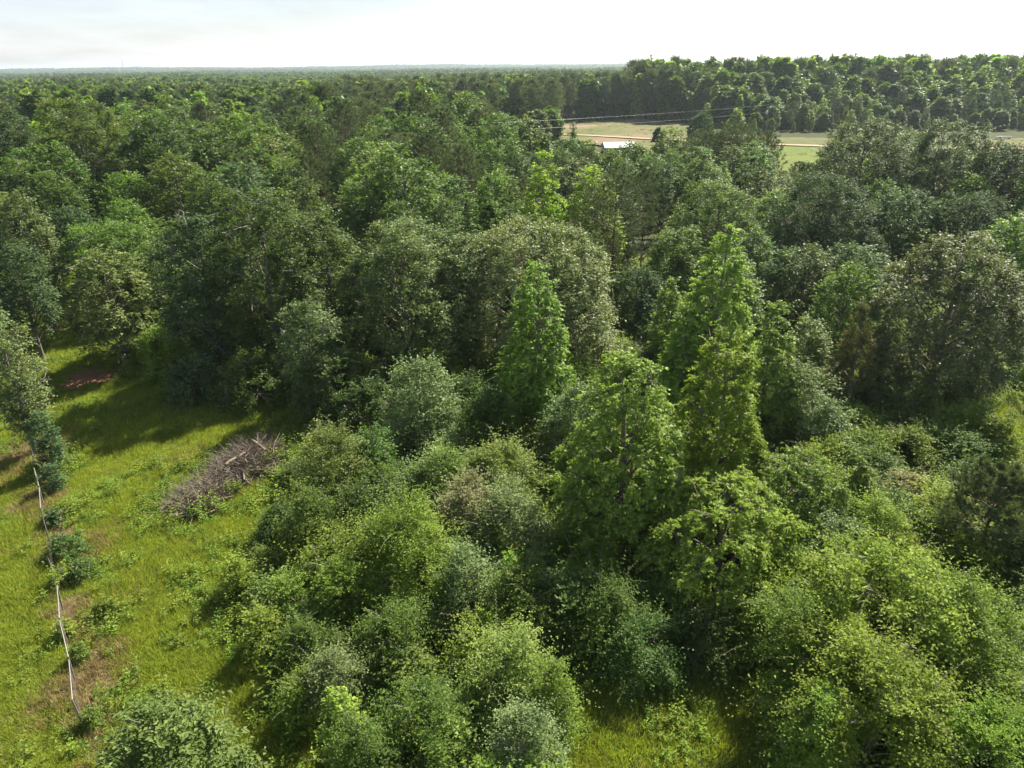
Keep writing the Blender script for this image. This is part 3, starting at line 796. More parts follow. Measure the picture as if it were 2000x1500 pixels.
t('oak_tree', 'oak', 'oak', 555, 395, 74, 130, 'oak whose yellowish top shows behind the large corner oak')
t('oak_tree', 'oak', 'oak', 690, 350, 84, 110, 'shaded oak behind the olive oak dome, left part')
t('oak_tree', 'oak', 'oak', 860, 375, 82, 105, 'round mid-green oak just above the olive oak dome', None, cb=0.1)
t('oak_tree', 'oak', 'vine', 845, 318, 98, 75, 'narrow vine-draped tree below the pines', None, env='round', cb=0.05)
t('oak_tree', 'oak', 'oak', 780, 385, 80, 110, 'low oak hugging the top of the olive dome')
t('oak_tree', 'oak', 'grey', 30, 368, 74, 120, 'greyish oak with dead twigs cut by the frame edge', 'the greyish edge oak')
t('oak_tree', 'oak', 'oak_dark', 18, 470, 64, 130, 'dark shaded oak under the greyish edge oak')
t('oak_tree', 'bigoak', 'grey', -16, 606, 46, 115, 'grey-green oak at the frame edge beside the fence line', 'the grey-green oak by the fence', cb=0.12)
t('oak_tree', 'oak', 'oak', 40, 285, 118, 140, 'mid-green oak left of the tall forked oak')
t('oak_tree', 'oak', 'oak', 95, 330, 95, 130, 'glossy-leaved oak below the tall forked oak')
t('oak_tree', 'oak', 'oak_lite', 235, 330, 92, 130, 'leafy understorey oak between the forked oak and pale-trunked oak')
t('oak_tree', 'oak', 'oak', 400, 330, 84, 120, 'oak in the dip left of the large corner oak top')
t('oak_tree', 'oak', 'oak_dark', 130, 400, 86, 130, 'shaded oak hiding the foot of the tall forked oak')
t('oak_tree', 'snag', 'vine', 955, 338, 82, 70, 'vine-wrapped dead trunk standing behind the brown-tasselled dome', 'the vine-wrapped trunk')
t('pine_tree', 'pine', 'pine', 860, 210, 140, 85, 'brownish pine standing tall above the round mid-green oak')
t('pine_tree', 'pine', 'pine', 830, 262, 112, 110, 'loose brown-grey pine beside the light oak among pines', 'the loose brown-grey pine')
t('pine_tree', 'pine', 'pine', 905, 280, 104, 100, 'sparse pine left of the vine-wrapped trunk')
t('pine_tree', 'pine', 'pine', 655, 215, 150, 110, 'dark pine under the round yellow-green tree')
t('pine_tree', 'pine', 'pine', 700, 195, 170, 110, 'dark pine behind the dense dome among pines')

# around the clearing
t('pine_tree', 'pine', 'pine', 1440, 246, 158, 135, 'olive pine whose crown covers the middle of the road', 'the olive pine by the road', cb=0.1, dens=2.0)
t('pine_tree', 'pine', 'pine', 1385, 260, 160, 115, 'olive pine left half of the pair covering the road', None, cb=0.1, dens=2.0)
t('pine_tree', 'pine', 'pine', 1495, 258, 165, 85, 'grey pine right of the olive pair by the road', None, cb=0.1, dens=2.0)
t('cedar_tree', 'cedar', 'oak_dark', 1372, 222, 262, 58, 'dark rounded cedar standing on the pale field', 'the dark field cedar', env='dome')
t('oak_tree', 'oak', 'gum', 1440, 213, 300, 36, 'pale upright young tree right of the dark field cedar', None, env='spire')
t('oak_tree', 'oak', 'oak_lite', 1310, 250, 175, 85, 'thin olive tree in front of the field left of the olive pines', None, cb=0.1)
t('oak_tree', 'oak', 'oak', 1240, 278, 150, 100, 'rounded green tree hiding the right end of the white roof')
t('oak_tree', 'oak', 'oak', 1120, 235, 168, 36, 'narrow leafy tree sticking up before the left end of the field', 'the narrow tree by the field', env='spire', cb=0.3)
t('oak_tree', 'oak', 'oak', 1115, 268, 150, 80, 'bushy tree under the narrow tree by the field')
t('oak_tree', 'oak', 'oak', 1195, 290, 132, 110, 'dark bushy tree in front of the white roof')
t('oak_tree', 'snag', 'vine', 1345, 300, 108, 30, 'thin leaning stem wrapped in dark vines', None, lean=(2.5, 0), mat2='oak_dark')
t('oak_tree', 'snag', 'vine', 1420, 305, 106, 40, 'second vine-wrapped stem bending right above the rounded olive oak', None, lean=(4.0, 0), mat2='oak_dark')
t('oak_tree', 'oak', 'oak', 1490, 300, 112, 70, 'small dark green oak at the corner of the green pasture')
t('shrub', 'shrub', 'oak_dark', 1286, 251, 268, 22, 'low dark bush alone on the pale field')

t('oak_tree', 'oak', 'oak', 1665, 256, 185, 85, 'oak showing just above the left shoulder of the big glossy oak', None, cb=0.05)
t('oak_tree', 'oak', 'oak_olive', 1775, 250, 195, 80, 'olive oak between the tops of the big glossy pair', None, cb=0.05)
t('oak_tree', 'oak', 'oak', 1880, 262, 180, 90, 'green oak behind the right one of the big glossy pair', None, cb=0.05)

# scrub in the foreground
t('elm_tree', 'elm', 'elm', 1715, 1050, 25.5, 420, 'large feathery elm mound at the lower right, rear part', 'the large elm mound', layers=1.7)
t('elm_tree', 'elm', 'elm', 1905, 1118, 23.5, 330, 'feathery elm joined to the right side of the large mound')
t('elm_tree', 'elm', 'elm', 1585, 1150, 24, 260, 'feathery elm forming the left shoulder of the large mound')
t('elm_tree', 'elm', 'elm', 1740, 1265, 20, 420, 'feathery elm in front of the large mound, shaded below', None, layers=1.7)
t('elm_tree', 'elm', 'elm', 1960, 1375, 18.5, 240, 'small elm at the lower frame corner by the large mound')
t('elm_tree', 'elm', 'elm', 1610, 1335, 19.6, 150, 'low elm at the grass patch edge left of the mound')
t('pine_tree', 'pine', 'pine', 1965, 905, 31, 200, 'long-needled young pine above the large elm mound at frame edge', 'the long-needled pine', cb=0.05)
t('shrub', 'shrub', 'weed', 1955, 815, 44, 110, 'yellow-green bush at the edge of the sunlit right clearing')
t('shrub', 'elm', 'elm', 1900, 790, 46, 150, 'leafy bush under the lone brown-grey dome')
t('shrub', 'elm', 'tan', 1775, 918, 37, 110, 'bare tan twiggy bush between sapling and long-needled pine', 'the tan twiggy bush')
t('shrub', 'shrub', 'oak', 1765, 760, 49, 170, 'dark shaded shrub in front of the rusty cedar')
t('shrub', 'shrub', 'oak', 1840, 830, 44, 170, 'dark shaded shrub behind the bare tan twiggy bush')
t('shrub', 'elm', 'elm', 1700, 840, 43, 140, 'green shrub right of the grey feathery elms')
t('elm_tree', 'elm', 'grey', 1590, 612, 54, 120, 'grey feathery elm between the slim sweetgum and rusty cedar')
t('elm_tree', 'elm', 'grey', 1570, 700, 46, 150, 'grey feathery elm below the slim right sweetgum', 'the grey feathery elms')
t('elm_tree', 'elm', 'grey', 1625, 765, 43, 130, 'lowest of the grey feathery elms, lit on its right')
t('elm_tree', 'elm', 'elm', 1610, 850, 38, 140, 'green elm right of the bushy low sweetgum')
t('elm_tree', 'elm', 'elm', 1840, 985, 32.5, 160, 'light elm between the tan twiggy bush and long-needled pine')
t('elm_tree', 'elm', 'elm', 1720, 970, 32, 170, 'light elm above the large elm mound')
t('elm_tree', 'elm', 'grey', 1640, 1010, 29.5, 140, 'silvery elm behind the left shoulder of the large mound')
t('oak_tree', 'oak', 'grey', 812, 698, 46, 180, 'silvery young tree with upright shoots in front of the olive dome', 'the silvery young tree', cb=0.05)
t('elm_tree', 'elm', 'elm_lite', 650, 828, 38.5, 180, 'pale lime bushy tree at the wood edge right of the brush pile', 'the pale lime bushy tree')
t('elm_tree', 'elm', 'elm_dark', 600, 940, 33.5, 140, 'bushy elm just below the pale lime tree')
t('elm_tree', 'elm', 'elm_dark', 735, 905, 38, 130, 'shaded elm with upright shoots right of the pale lime tree')
t('elm_tree', 'elm', 'elm_lite', 868, 868, 38, 150, 'arching light elm spray right of the silvery young tree foot')
t('elm_tree', 'elm', 'elm_lite', 990, 858, 38.5, 190, 'arching light elm between the silvery tree and front sweetgum')
t('shrub', 'elm', 'tan', 905, 925, 33.5, 150, 'pale tan withered vine-covered bush amid green elms', 'the withered tan bush')
t('elm_tree', 'elm', 'grey', 990, 950, 32.5, 200, 'grey-green sprawling elm right of the withered tan bush')
t('elm_tree', 'elm', 'elm', 785, 982, 30, 260, 'big rounded elm below the withered tan bush', 'the big rounded elm', layers=1.7)
t('elm_tree', 'elm', 'elm_dark', 1010, 1100, 26.5, 170, 'darker elm right of the big rounded elm')
t('elm_tree', 'elm', 'grey', 900, 1060, 28, 150, 'greyish elm overlapping the right side of the big rounded elm')
t('elm_tree', 'elm', 'elm', 650, 1085, 28.5, 130, 'small elm left of the big rounded elm')
t('elm_tree', 'elm', 'elm', 560, 1130, 28, 120, 'small leafy elm at the grass edge below the brush pile')
t('shrub', 'shrub', 'weed', 510, 1185, 26.5, 120, 'yellow-leaved shrub at the grass edge, outermost of the wood corner')
t('shrub', 'elm', 'elm', 455, 1085, 30.5, 90, 'light feathery shrub standing out in the meadow')
t('elm_tree', 'elm', 'elm_dark', 590, 1215, 25, 150, 'dark elm behind the yellow-leaved shrub')
t('elm_tree', 'elm', 'grey', 640, 1262, 23, 150, 'dull grey bush at the wood corner above the lime sapling')
t('elm_tree', 'elm', 'elm_dark', 760, 1180, 25.5, 190, 'shaded elm below the big rounded elm')
t('elm_tree', 'elm', 'elm_lite', 985, 1235, 22.5, 210, 'fresh green elm with several tips near the lower grass patch', 'the fresh green elm')
t('elm_tree', 'elm', 'elm', 1080, 1290, 21.5, 115, 'elm at the left edge of the lower grass patch')
t('elm_tree', 'elm', 'elm_dark', 830, 1330, 20.5, 210, 'dark sprawling elm left of the fresh green elm')
t('elm_tree', 'elm', 'grey', 1015, 1370, 19, 180, 'silvery drooping elm at the bottom beside the lower grass patch')
t('elm_tree', 'elm', 'elm_dark', 700, 1400, 18.8, 160, 'shaded elm at the bottom behind the lime sapling')
t('elm_tree', 'elm', 'elm_dark', 1180, 1120, 26.5, 190, 'dark elm at the foot of the broad front sweetgum')  # this and the next three: dark leaf colours paint the shade below the sweetgums
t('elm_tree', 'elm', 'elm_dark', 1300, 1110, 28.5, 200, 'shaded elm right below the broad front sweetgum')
t('elm_tree', 'elm', 'oak', 1240, 1205, 25, 200, 'dark elm with dead twigs above the lower grass patch')
t('elm_tree', 'elm', 'oak', 1380, 1190, 26, 190, 'dark elm between the low sweetgum and the lower grass patch')
t('elm_tree', 'elm', 'grey', 1120, 745, 43, 140, 'greyish elm between slim sweetgum foot and broad front sweetgum')
t('elm_tree', 'elm', 'elm_dark', 960, 760, 46, 150, 'shaded elm below the brown-tasselled dome')
t('oak_tree', 'oak', 'yellow_olive', 290, 1375, 17.5, 350, 'yellow-olive broad-leaved tree at the bottom by the fence end', 'the yellow-olive tree', cb=0.05, leafx=1.05)

t('shrub', 'shrub', 'oak', 640, 690, 52, 170, 'dark shrub under the low grey-branched oak at the meadow edge')
t('shrub', 'shrub', 'oak', 720, 740, 49, 150, 'dark shrub at the foot of the olive oak dome')
t('shrub', 'shrub', 'oak', 470, 700, 54, 160, 'dark shrub under the large corner oak')
t('shrub', 'shrub', 'oak_dark', 365, 700, 55, 130, 'dark shrub under the dark spreading oak')

# along the fence
t('shrub', 'shrub', 'weed', 60, 905, 42.5, 50, 'bushy weed clump on the outer side of the small fence tree')
t('shrub', 'shrub', 'elm', 150, 1270, 26.0, 45, 'leafy clump against the fence below its middle')
t('shrub', 'shrub', 'weed', 112, 1120, 31.5, 50, 'broad leafy clump under the dark green fence sapling')
t('shrub', 'shrub', 'elm', 175, 1395, 22.3, 50, 'leafy clump at the fence end near the yellow-olive tree')
t('shrub', 'shrub', 'oak_dark', 100, 995, 37.2, 50, 'small round dark evergreen bush on the fence line', 'the round evergreen bush', env='round')
t('sapling', 'elm', 'oak', 118, 1045, 34, 85, 'dark green sapling on the fence below the round evergreen bush')
t('sapling', 'elm', 'oak', 150, 1095, 32, 70, 'leaning sapling on the meadow side of the fence')
t('oak_tree', 'oak', 'oak_dark', 74, 800, 43.5, 62, 'dark small tree growing on the fence under the grey-green oak', 'the small fence tree', cb=0.1)
t('shrub', 'shrub', 'oak_dark', 92, 905, 41, 55, 'dark low bush on the fence below the small fence tree')
t('shrub', 'shrub', 'weed', 128, 1235, 27.6, 50, 'low weedy bush covering the middle of the fence')
t('shrub', 'shrub', 'weed', 205, 1180, 29.0, 60, 'low leafy weed clump right of the fence middle')

M['oak_olive'] = leaf_mat('olive_oak_leaves', (0.042, 0.066, 0.020), (0.082, 0.112, 0.034), (0.165, 0.175, 0.060), trans=0.32, rough=0.42, spec=0.55)
M['oak_glossy'] = leaf_mat('glossy_oak_leaves', (0.034, 0.056, 0.022), (0.070, 0.100, 0.038), (0.15, 0.175, 0.075), trans=0.30, rough=0.48, spec=0.6)

placed = []           # (x, y, R)
refs = []             # (x, y, D, ref phrase)
for i, (name, sp, mat, u, v, d, w, label, ref, k) in enumerate(T):
    P = at_dist(u, v, d)
    H = max(P.z, 1.0)
    mid = Vector((P.x, P.y, H * 0.6))
    dep = project(mid)[2]
    Rr = max(0.5 * w * dep / F, 0.5)
    k = dict(k)
    if sp == 'gum': Rr *= 1.25
    yq = k.pop('yng', None); m2 = k.pop('mat2', None)
    if yq: k['yx'] = 1.6
    if sp == 'pine':
        g = pine_mesh(H, Rr, 100 + i, dep, cb=k.get('cb', 0.3), cap=46000 if dep < 60 else 24000, dens=1.8 if dep < 60 else k.get('dens', 1.0))
    else:
        cap = 21000 if dep < 62 else 14000
        if sp == 'elm' and w >= 250: cap = 36000
        if (w >= 220 and 40 < dep < 115) or sp == 'gum': cap = 38000
        if w >= 220 and dep > 48 and sp == 'oak': cap = 52000; k.setdefault('px', 2.1)
        g = crown_mesh(sp, H, Rr, 100 + i, dep, mat=m2 or mat, cap=cap, **k)
    crown, wood = two_meshes(g)
    e = empty(name, (P.x, P.y, 0.0), 0.0)
    tag(e, label, 'shrub' if name == 'shrub' else ('sapling' if name == 'sapling' else 'tree'))
    link('crown', crown, e); link('trunk', wood, e)
    placed.append((P.x, P.y, Rr))
    if ref: refs.append((P.x, P.y, d, ref))
print('hand trees', len(T), 'tris', TRIS[0])

# ------------------------------------------------------------------ the rest of the woods
def tree_angle_height(u, v, d):
    return at_dist(u, v, d).z

def cap_row(u):
    """the row below which tree tops in front of the clearing must stay so that the field shows"""
    if 1080 < u < 1160: return 268
    if 1160 <= u < 1240: return 284
    if 1240 <= u < 1350: return 276
    if 1350 <= u < 1500: return 262
    if 1500 <= u < 1570: return 325
    if 1570 <= u < 1640: return 312
    if 1640 <= u < 1860: return 256
    if u >= 1860: return 282
    return None

KIND_NAME = {'oak': 'oak_tree', 'gum': 'sweetgum_tree', 'pine': 'pine_tree', 'cedar': 'cedar_tree'}
NOM_H, NOM_R = 16.0, 4.6
def make_protos(depth, cap, n, joined):
    pr = {}
    defs = {'oak': [('oak', 'oak'), ('oak', 'oak_lite'), ('bigoak', 'oak'), ('oak', 'oak_dark'), ('oak', 'oak_olive'), ('oak', 'oak')],
            'gum': [('gum', 'gum'), ('gumtall', 'gum'), ('gumtall', 'oak_lite'), ('gum', 'gum_yel')],
            'pine': [('pine', 'pine')] * 4,
            'cedar': [('cedar', 'cedar'), ('cedar', 'oak_dark')]}
    for kd, lst in defs.items():
        pr[kd] = []
        for j, (sp, mat) in enumerate(lst[:n] if kd != 'pine' else lst[:min(n, 4)]):
            if sp == 'pine':
                g = pine_mesh(NOM_H, NOM_R * 0.72, 900 + j + int(depth), depth, cap=cap, cb=0.42, dens=1.2)
            elif kd == 'gum':
                g = crown_mesh(sp, NOM_H, NOM_R * 0.62, 950 + j + int(depth), depth, mat=mat, cap=cap, cb=0.05 if joined else 0.15, env=['spire', 'round', 'dome', 'spire'][j], px=2.2)
            elif kd == 'cedar':
                g = crown_mesh(sp, 8.0, 2.6, 970 + j + int(depth), depth, mat=mat, cap=cap, px=2.2)
            else:
                g = crown_mesh(sp, NOM_H, NOM_R, 930 + j + int(depth), depth, mat=mat, cap=cap, px=2.2, cb=0.06 if joined else 0.2, env=['dome', 'round', None, 'dome', 'dome', 'round'][j])
            pr[kd].append(one_mesh(g, 'tree_shape') if joined else two_meshes(g))
    return pr
NOM = {'oak': (NOM_H, NOM_R), 'gum': (NOM_H, NOM_R * 0.62), 'pine': (NOM_H, NOM_R * 0.72), 'cedar': (8.0, 2.6)}
PR_NEAR = make_protos(105, 9000, 6, False)
PR_MID = make_protos(210, 4200, 6, True)
PR_FAR = make_protos(430, 1500, 6, True)
print('protos, tris', TRIS[0])

def zone_mix(u, d):
    """shares of oak, sweetgum, pine, cedar and the height range for a spot"""
    if u > 1480 and d > 290:
        if d < 325: return (0.45, 0.22, 0.08, 0.25), (6, 16)
        return (0.42, 0.38, 0.18, 0.02), (18.5, 27.5)
    if u > 1230 and d > 290:
        if d < 350: return (0.42, 0.26, 0.08, 0.24), (4, 15)
        return (0.42, 0.38, 0.18, 0.02), (18.5, 27.5)
    if 650 < u <= 1230 and d > 300: return (0.10, 0.06, 0.84, 0.0), (18, 21.5)
    if 570 < u < 960 and 100 < d <= 300: return (0.28, 0.06, 0.66, 0.0), (15, 20)
    if 960 <= u < 1600 and d < 300: return (0.62, 0.16, 0.14, 0.08), (9, 14)
    if u >= 1600: return (0.65, 0.20, 0.10, 0.05), (12, 17)
    if d > 420: return (0.50, 0.26, 0.24, 0.0), (13, 19)
    return (0.66, 0.20, 0.13, 0.01), (13, 20)

TONE = {'oak': ['rounded mid-green oak', 'rounded lighter green oak', 'open-crowned oak', 'dark green oak', 'olive-green oak', 'rounded mid-green oak'],
        'gum': ['narrow bright sweetgum', 'upright green sweetgum', 'upright pale sweetgum', 'narrow yellow-green sweetgum'],
        'pine': ['dark grey-green pine'] * 4, 'cedar': ['small brownish cedar', 'small dark cedar']}

cand = []
sp_ = 7.8
y = 58.0
while y < 460:
    s = sp_ * (1 + 0.0009 * (y - 58))
    half = 0.78 * y + 14
    x = -half
    while x < half:
        px_, py_ = x + rnd.uniform(-.42, .42) * s, y + rnd.uniform(-.42, .42) * s
        cand.append((px_, py_)); x += s
    y += s * 0.92
# the wood behind the field closes to a continuous slope of crowns
y = 288.0
while y < 425:
    x = 45.0
    while x < 0.78 * y + 14:
        cand.append((x + rnd.uniform(-2.4, 2.4), y + rnd.uniform(-2.4, 2.4))); x += 6.2
    y += 6.0
rng = np.random.default_rng(77)
auto = []
PL = np.array(placed)
for (x, y) in cand:
    u, v, dep = project((x, y, 14.0))
    if u < -160 or u > 2160: continue
    if inside(FIELD, x, y): continue
    if in_meadow(x, y): continue
    if y < 92 and u > 1930 and y > 40 and y < 62: continue
    mix, hr = zone_mix(u, y)
    kd = ['oak', 'gum', 'pine', 'cedar'][int(rng.choice(4, p=np.array(mix) / sum(mix)))]
    if y < 105 and kd == 'gum': kd = 'oak'
    H = hr[0] + (hr[1] - hr[0]) * rng.random()
    H *= rng.uniform(0.80, 1.12) if y < 300 else 1.0
    if kd == 'cedar': H = 5 + 5 * rng.random()
    if u > 1230 and 285 < y < 420:
        H = min(4.5 + max(y - 292, 0) * 0.24, 24.5) * rng.uniform(0.58, 1.16)
    if y < 85: H = min(H, 9 + 3 * rng.random())
    Rr = {'oak': 0.31, 'gum': 0.19, 'pine': 0.20, 'cedar': 0.27}[kd] * H * rng.uniform(0.85, 1.25)
    if kd == 'oak': Rr = min(Rr, 5.6)
    dd = np.hypot(PL[:, 0] - x, PL[:, 1] - y)
    if np.any(dd < 0.62 * (PL[:, 2] + Rr)): 
        if y < 70 or np.any(dd < 0.42 * (PL[:, 2] + Rr)): continue
        H *= 0.72; Rr *= 0.8
    cr = cap_row(project((x, y, H))[0])
    fd = 345
    if cr and y < (330 if u < 1480 else 300):
        hm = tree_angle_height(u, cr + rng.uniform(0, 26), y)
        if H > hm:
            H = hm
            if H < 2.0: continue
            Rr = min(Rr, 0.36 * H + 0.4)
    # keep the strip in front of the woods behind the grass free
    auto.append((x, y, kd, H, Rr))
# nearest 300 of each kind stand as single trees, the rest as one mass per kind
auto.sort(key=lambda a: a[1])
count = {'oak': sum(1 for a in T if a[0] == 'oak_tree'), 'gum': sum(1 for a in T if a[0] == 'sweetgum_tree'), 'pine': sum(1 for a in T if a[0] == 'pine_tree'), 'cedar': 2}
rest = {k: [] for k in KIND_NAME}
RX = np.array([(r[0], r[1]) for r in refs])
def near_ref(x, y):
    j = int(np.argmin(np.hypot((RX[:, 0] - x) * 1.0, RX[:, 1] - y)))
    rxx, ryy, rd, rp_ = refs[j]
    return rp_, ('behind' if y > ryy + 4 else 'beside')
def region(u, d):
    if d > 290 and u > 1230: return 'in the tall wood behind the pale field'
    if d > 300 and 650 < u <= 1230: return 'in the pine stand near the horizon'
    if d > 210 and u <= 650: return 'in the distant woods at the left'
    if d > 210 and u <= 1230: return 'in the distant woods before the pine stand'
    return None
n_ind = 0
for (x, y, kd, H, Rr) in auto:
    big = count[kd] >= 298
    j = int(rng.integers(0, 6)) % len(PR_MID[kd])
    nh, nr = NOM[kd]
    sc = (Rr / nr, Rr / nr * rng.uniform(0.9, 1.1), H / nh)
    rz = rng.random() * 6.28
    if big:
        rest[kd].append((x, y, -0.05, rz, sc, j)); continue
    count[kd] += 1; n_ind += 1
    u = project((x, y, H))[0]
    reg = region(u, y)
    if reg is None:
        rp_, rel = near_ref(x, y)
        reg = f'{rel} {rp_}'
    label = f'{TONE[kd][j]} {reg}'
    group = f'{label.split(" in ")[0].split(" behind ")[0].split(" beside ")[0]}s {reg}'
    if y < 150:
        e = empty(KIND_NAME[kd], (x, y, -0.05), rz); e.scale = sc
        tag(e, label, 'tree', group)
        link('crown', PR_NEAR[kd][j][0], e); link('trunk', PR_NEAR[kd][j][1], e)
    else:
        o = link(KIND_NAME[kd], PR_MID[kd][j], None, (x, y, -0.05), (0, 0, rz), sc)
        tag(o, label, 'tree', group)
print('single woods trees', n_ind, {k: len(v) for k, v in rest.items()}, count)

def scatter(name, items, protos, kind='stuff'):
    """one object that instances the given shapes on points (masses that nobody could count)"""
    me = bpy.data.meshes.new(name + '_points')
    n = len(items[0])
    pos, rz, sc, idx = items
    me.vertices.add(n); me.vertices.foreach_set('co', np.asarray(pos, np.float32).ravel())
    a = me.attributes.new('rot', 'FLOAT_VECTOR', 'POINT'); r3 = np.zeros((n, 3), np.float32); r3[:, 2] = rz; a.data.foreach_set('vector', r3.ravel())
    a = me.attributes.new('scl', 'FLOAT_VECTOR', 'POINT'); a.data.foreach_set('vector', np.asarray(sc, np.float32).ravel())
    a = me.attributes.new('idx', 'INT', 'POINT'); a.data.foreach_set('value', np.asarray(idx, np.int32))
    o = link(name, me)
    col = bpy.data.collections.new(name + '_shapes')
    for j, p in enumerate(protos):
        po = bpy.data.objects.new(f'{name}_shape_{j:02d}', p)
        col.objects.link(po)
    ng = bpy.data.node_groups.new(name + '_scatter', 'GeometryNodeTree')
    ng.interface.new_socket('Geometry', in_out='INPUT', socket_type='NodeSocketGeometry')
    ng.interface.new_socket('Geometry', in_out='OUTPUT', socket_type='NodeSocketGeometry')
    N = ng.nodes.new; L = ng.links.new
    gi = N('NodeGroupInput'); go = N('NodeGroupOutput')
    ip = N('GeometryNodeInstanceOnPoints'); ci = N('GeometryNodeCollectionInfo')
    ci.inputs['Collection'].default_value = col; ci.inputs['Separate Children'].default_value = True; ci.inputs['Reset Children'].default_value = True
    mp = N('GeometryNodeMeshToPoints')
    def attr(nm, ty):
        q = N('GeometryNodeInputNamedAttribute'); q.data_type = ty; q.inputs['Name'].default_value = nm; return q.outputs['Attribute']
    L(gi.outputs[0], mp.inputs['Mesh']); L(mp.outputs[0], ip.inputs['Points']); L(ci.outputs[0], ip.inputs['Instance'])
    ip.inputs['Pick Instance'].default_value = True
    L(attr('idx', 'INT'), ip.inputs['Instance Index']); L(attr('rot', 'FLOAT_VECTOR'), ip.inputs['Rotation']); L(attr('scl', 'FLOAT_VECTOR'), ip.inputs['Scale'])
    L(ip.outputs[0], go.inputs[0])
    md = o.modifiers.new('scatter', 'NODES'); md.node_group = ng
    tag(o, kind=kind)
    return o

for kd, nm in (('oak', 'oak_woodland'), ('gum', 'sweetgum_woodland'), ('pine', 'pine_woodland')):
    L_ = rest[kd]
    if not L_: continue
    o = scatter(nm, ([a[:3] for a in L_], [a[3] for a in L_], [a[4] for a in L_], [a[5] for a in L_]), PR_FAR[kd])
    tag(o, {'oak': 'far rounded oaks merging into one wood', 'gum': 'far upright sweetgums merging into one wood', 'pine': 'far dark pines merging into one stand'}[kd], 'woodland')

# distant forest to the horizon
pts = []; rzs = []; scs = []; ids = []
protos = PR_FAR['oak'] + PR_FAR['gum'] + PR_FAR['pine']
no, ng_, npn = len(PR_FAR['oak']), len(PR_FAR['gum']), len(PR_FAR['pine'])
y = 456.0
frng = np.random.default_rng(5)
while y < 7500:
    s = 6.6 + 0.0058 * y
    half = 0.76 * y + 20
    n = int(2 * half / s)
    xs = -half + (np.arange(n) + frng.random(n)) * s
    ys = y + (frng.random(n) - 0.5) * s * 1.3
    big = noise2(xs, ys, 41, 0.004); med = noise2(xs, ys, 43, 0.013)
    gap = (noise2(xs, ys, 47, 0.006) > 0.93) & (ys > 700)
    r = frng.random(n)
    pine_p = np.clip(0.30 + 0.55 * big, 0.03, 0.9); gum_p = np.clip(0.28 + 0.3 * med, 0.05, 0.5)
    k = np.where(r < pine_p, 2, np.where(r < pine_p + (1 - pine_p) * gum_p, 1, 0))
    right = xs / ys > 0.18
    Hh = 12.5 + 5.0 * frng.random(n) + 3.0 * med + 2.0 * big + np.where(right & (ys < 800), 5.0, 0.0)
    grow = 1 + np.clip((ys - 800) / 2600, 0, 1.6)
    Rr = np.where(k == 0, 4.6, np.where(k == 1, 3.2, 3.2)) * (0.85 + 0.4 * frng.random(n)) * grow
    nr = np.where(k == 0, NOM_R, np.where(k == 1, NOM_R * .62, NOM_R * .72))
    rise = 28.0 * np.clip((ys - 3200) / 2500, 0, 1) * (0.6 + 0.5 * noise2(xs, ys, 51, 0.0012))
    for q in range(n):
        if gap[q]: continue
        pts.append((xs[q], ys[q], -0.06 + max(rise[q], 0))); rzs.append(frng.random() * 6.28)
        f = Rr[q] / nr[q]; scs.append((f, f, Hh[q] / NOM_H))
        ids.append([int(frng.integers(0, no)), no + int(frng.integers(0, ng_)), no + ng_ + int(frng.integers(0, npn))][k[q]])
    y += s * 0.9
o = scatter('distant_forest', (pts, rzs, scs, ids), protos)
tag(o, 'distant mixed forest fading to blue at the horizon', 'forest')
print('distant forest', len(pts))
# low far ridges that lift the last woods
me, _, _ = grid_mesh('hills', np.linspace(-9000, 9000, 90), np.linspace(3300, 13500, 60), lambda X, Y: 28.0 * np.clip((Y - 3200) / 2500, 0, 1) * np.maximum(0.6 + 0.5 * noise2(X, Y, 51, 0.0012), 0) - 0.5, [M['forest_floor']])
tag(link('hills', me), kind='structure')

# ------------------------------------------------------------------ scrub that fills the wood's floor in the foreground
SHR = []
for j, (sp, mat, h, r) in enumerate([('shrub', 'elm', 2.6, 1.7), ('shrub', 'oak', 3.2, 1.9), ('elm', 'elm', 3.4, 2.2), ('shrub', 'grey', 2.4, 1.6), ('elm', 'oak', 3.0, 2.0), ('shrub', 'elm_lite', 2.2, 1.4)]):
    SHR.append((two_meshes(crown_mesh(sp, h, r, 700 + j, 42, mat=mat, cap=9000, layers=1.5)), h, r))
SHRUB_TONE = ['low mid-green shrub', 'low dark green shrub', 'feathery green shrub', 'low greyish shrub', 'feathery dark shrub', 'low pale green shrub']
n_sh = sum(1 for a in T if a[0] == 'shrub'); low = []
y = 17.0
while y < 96:
    s = 2.9 + 0.02 * y
    half = 0.80 * y + 10
    x = -half
    while x < half:
        px_, py_ = x + rnd.uniform(-.45, .45) * s, y + rnd.uniform(-.45, .45) * s
        x += s
        u, v, dep = project((px_, py_, 1.0))
        if u < -150 or u > 2150 or v > 1640: continue
        if in_meadow(px_, py_): continue
        # a ragged margin: shrubs at the edge of the grass are lower
        edge = any(in_meadow(px_ + 1.6 * math.cos(a), py_ + 1.6 * math.sin(a)) for a in (0, 1.57, 3.14, 4.71))
        low.append((px_, py_, 0.62 if edge else rnd.uniform(0.75, 1.25)))
    y += s * 0.95
low.sort(key=lambda a: a[1])
massed = []
for (x, y, k) in low:
    j = rnd.randrange(6); (cm, wm), h, r = SHR[j]
    rz = rnd.uniform(0, 6.28); sc = (k * rnd.uniform(0.9, 1.2), k * rnd.uniform(0.9, 1.2), k * rnd.uniform(0.8, 1.25))
    n_sh += 1
    if n_sh <= 298:
        rp_, rel = near_ref(x, y)
        lab = f'{SHRUB_TONE[j]} {rel} {rp_}'
        e = empty('shrub', (x, y, 0), rz); e.scale = sc
        tag(e, lab, 'shrub', f'{SHRUB_TONE[j]}s {rel} {rp_}')
        link('crown', cm, e); link('trunk', wm, e)
    else:
        massed.append((x, y, 0.0, rz, sc, j))
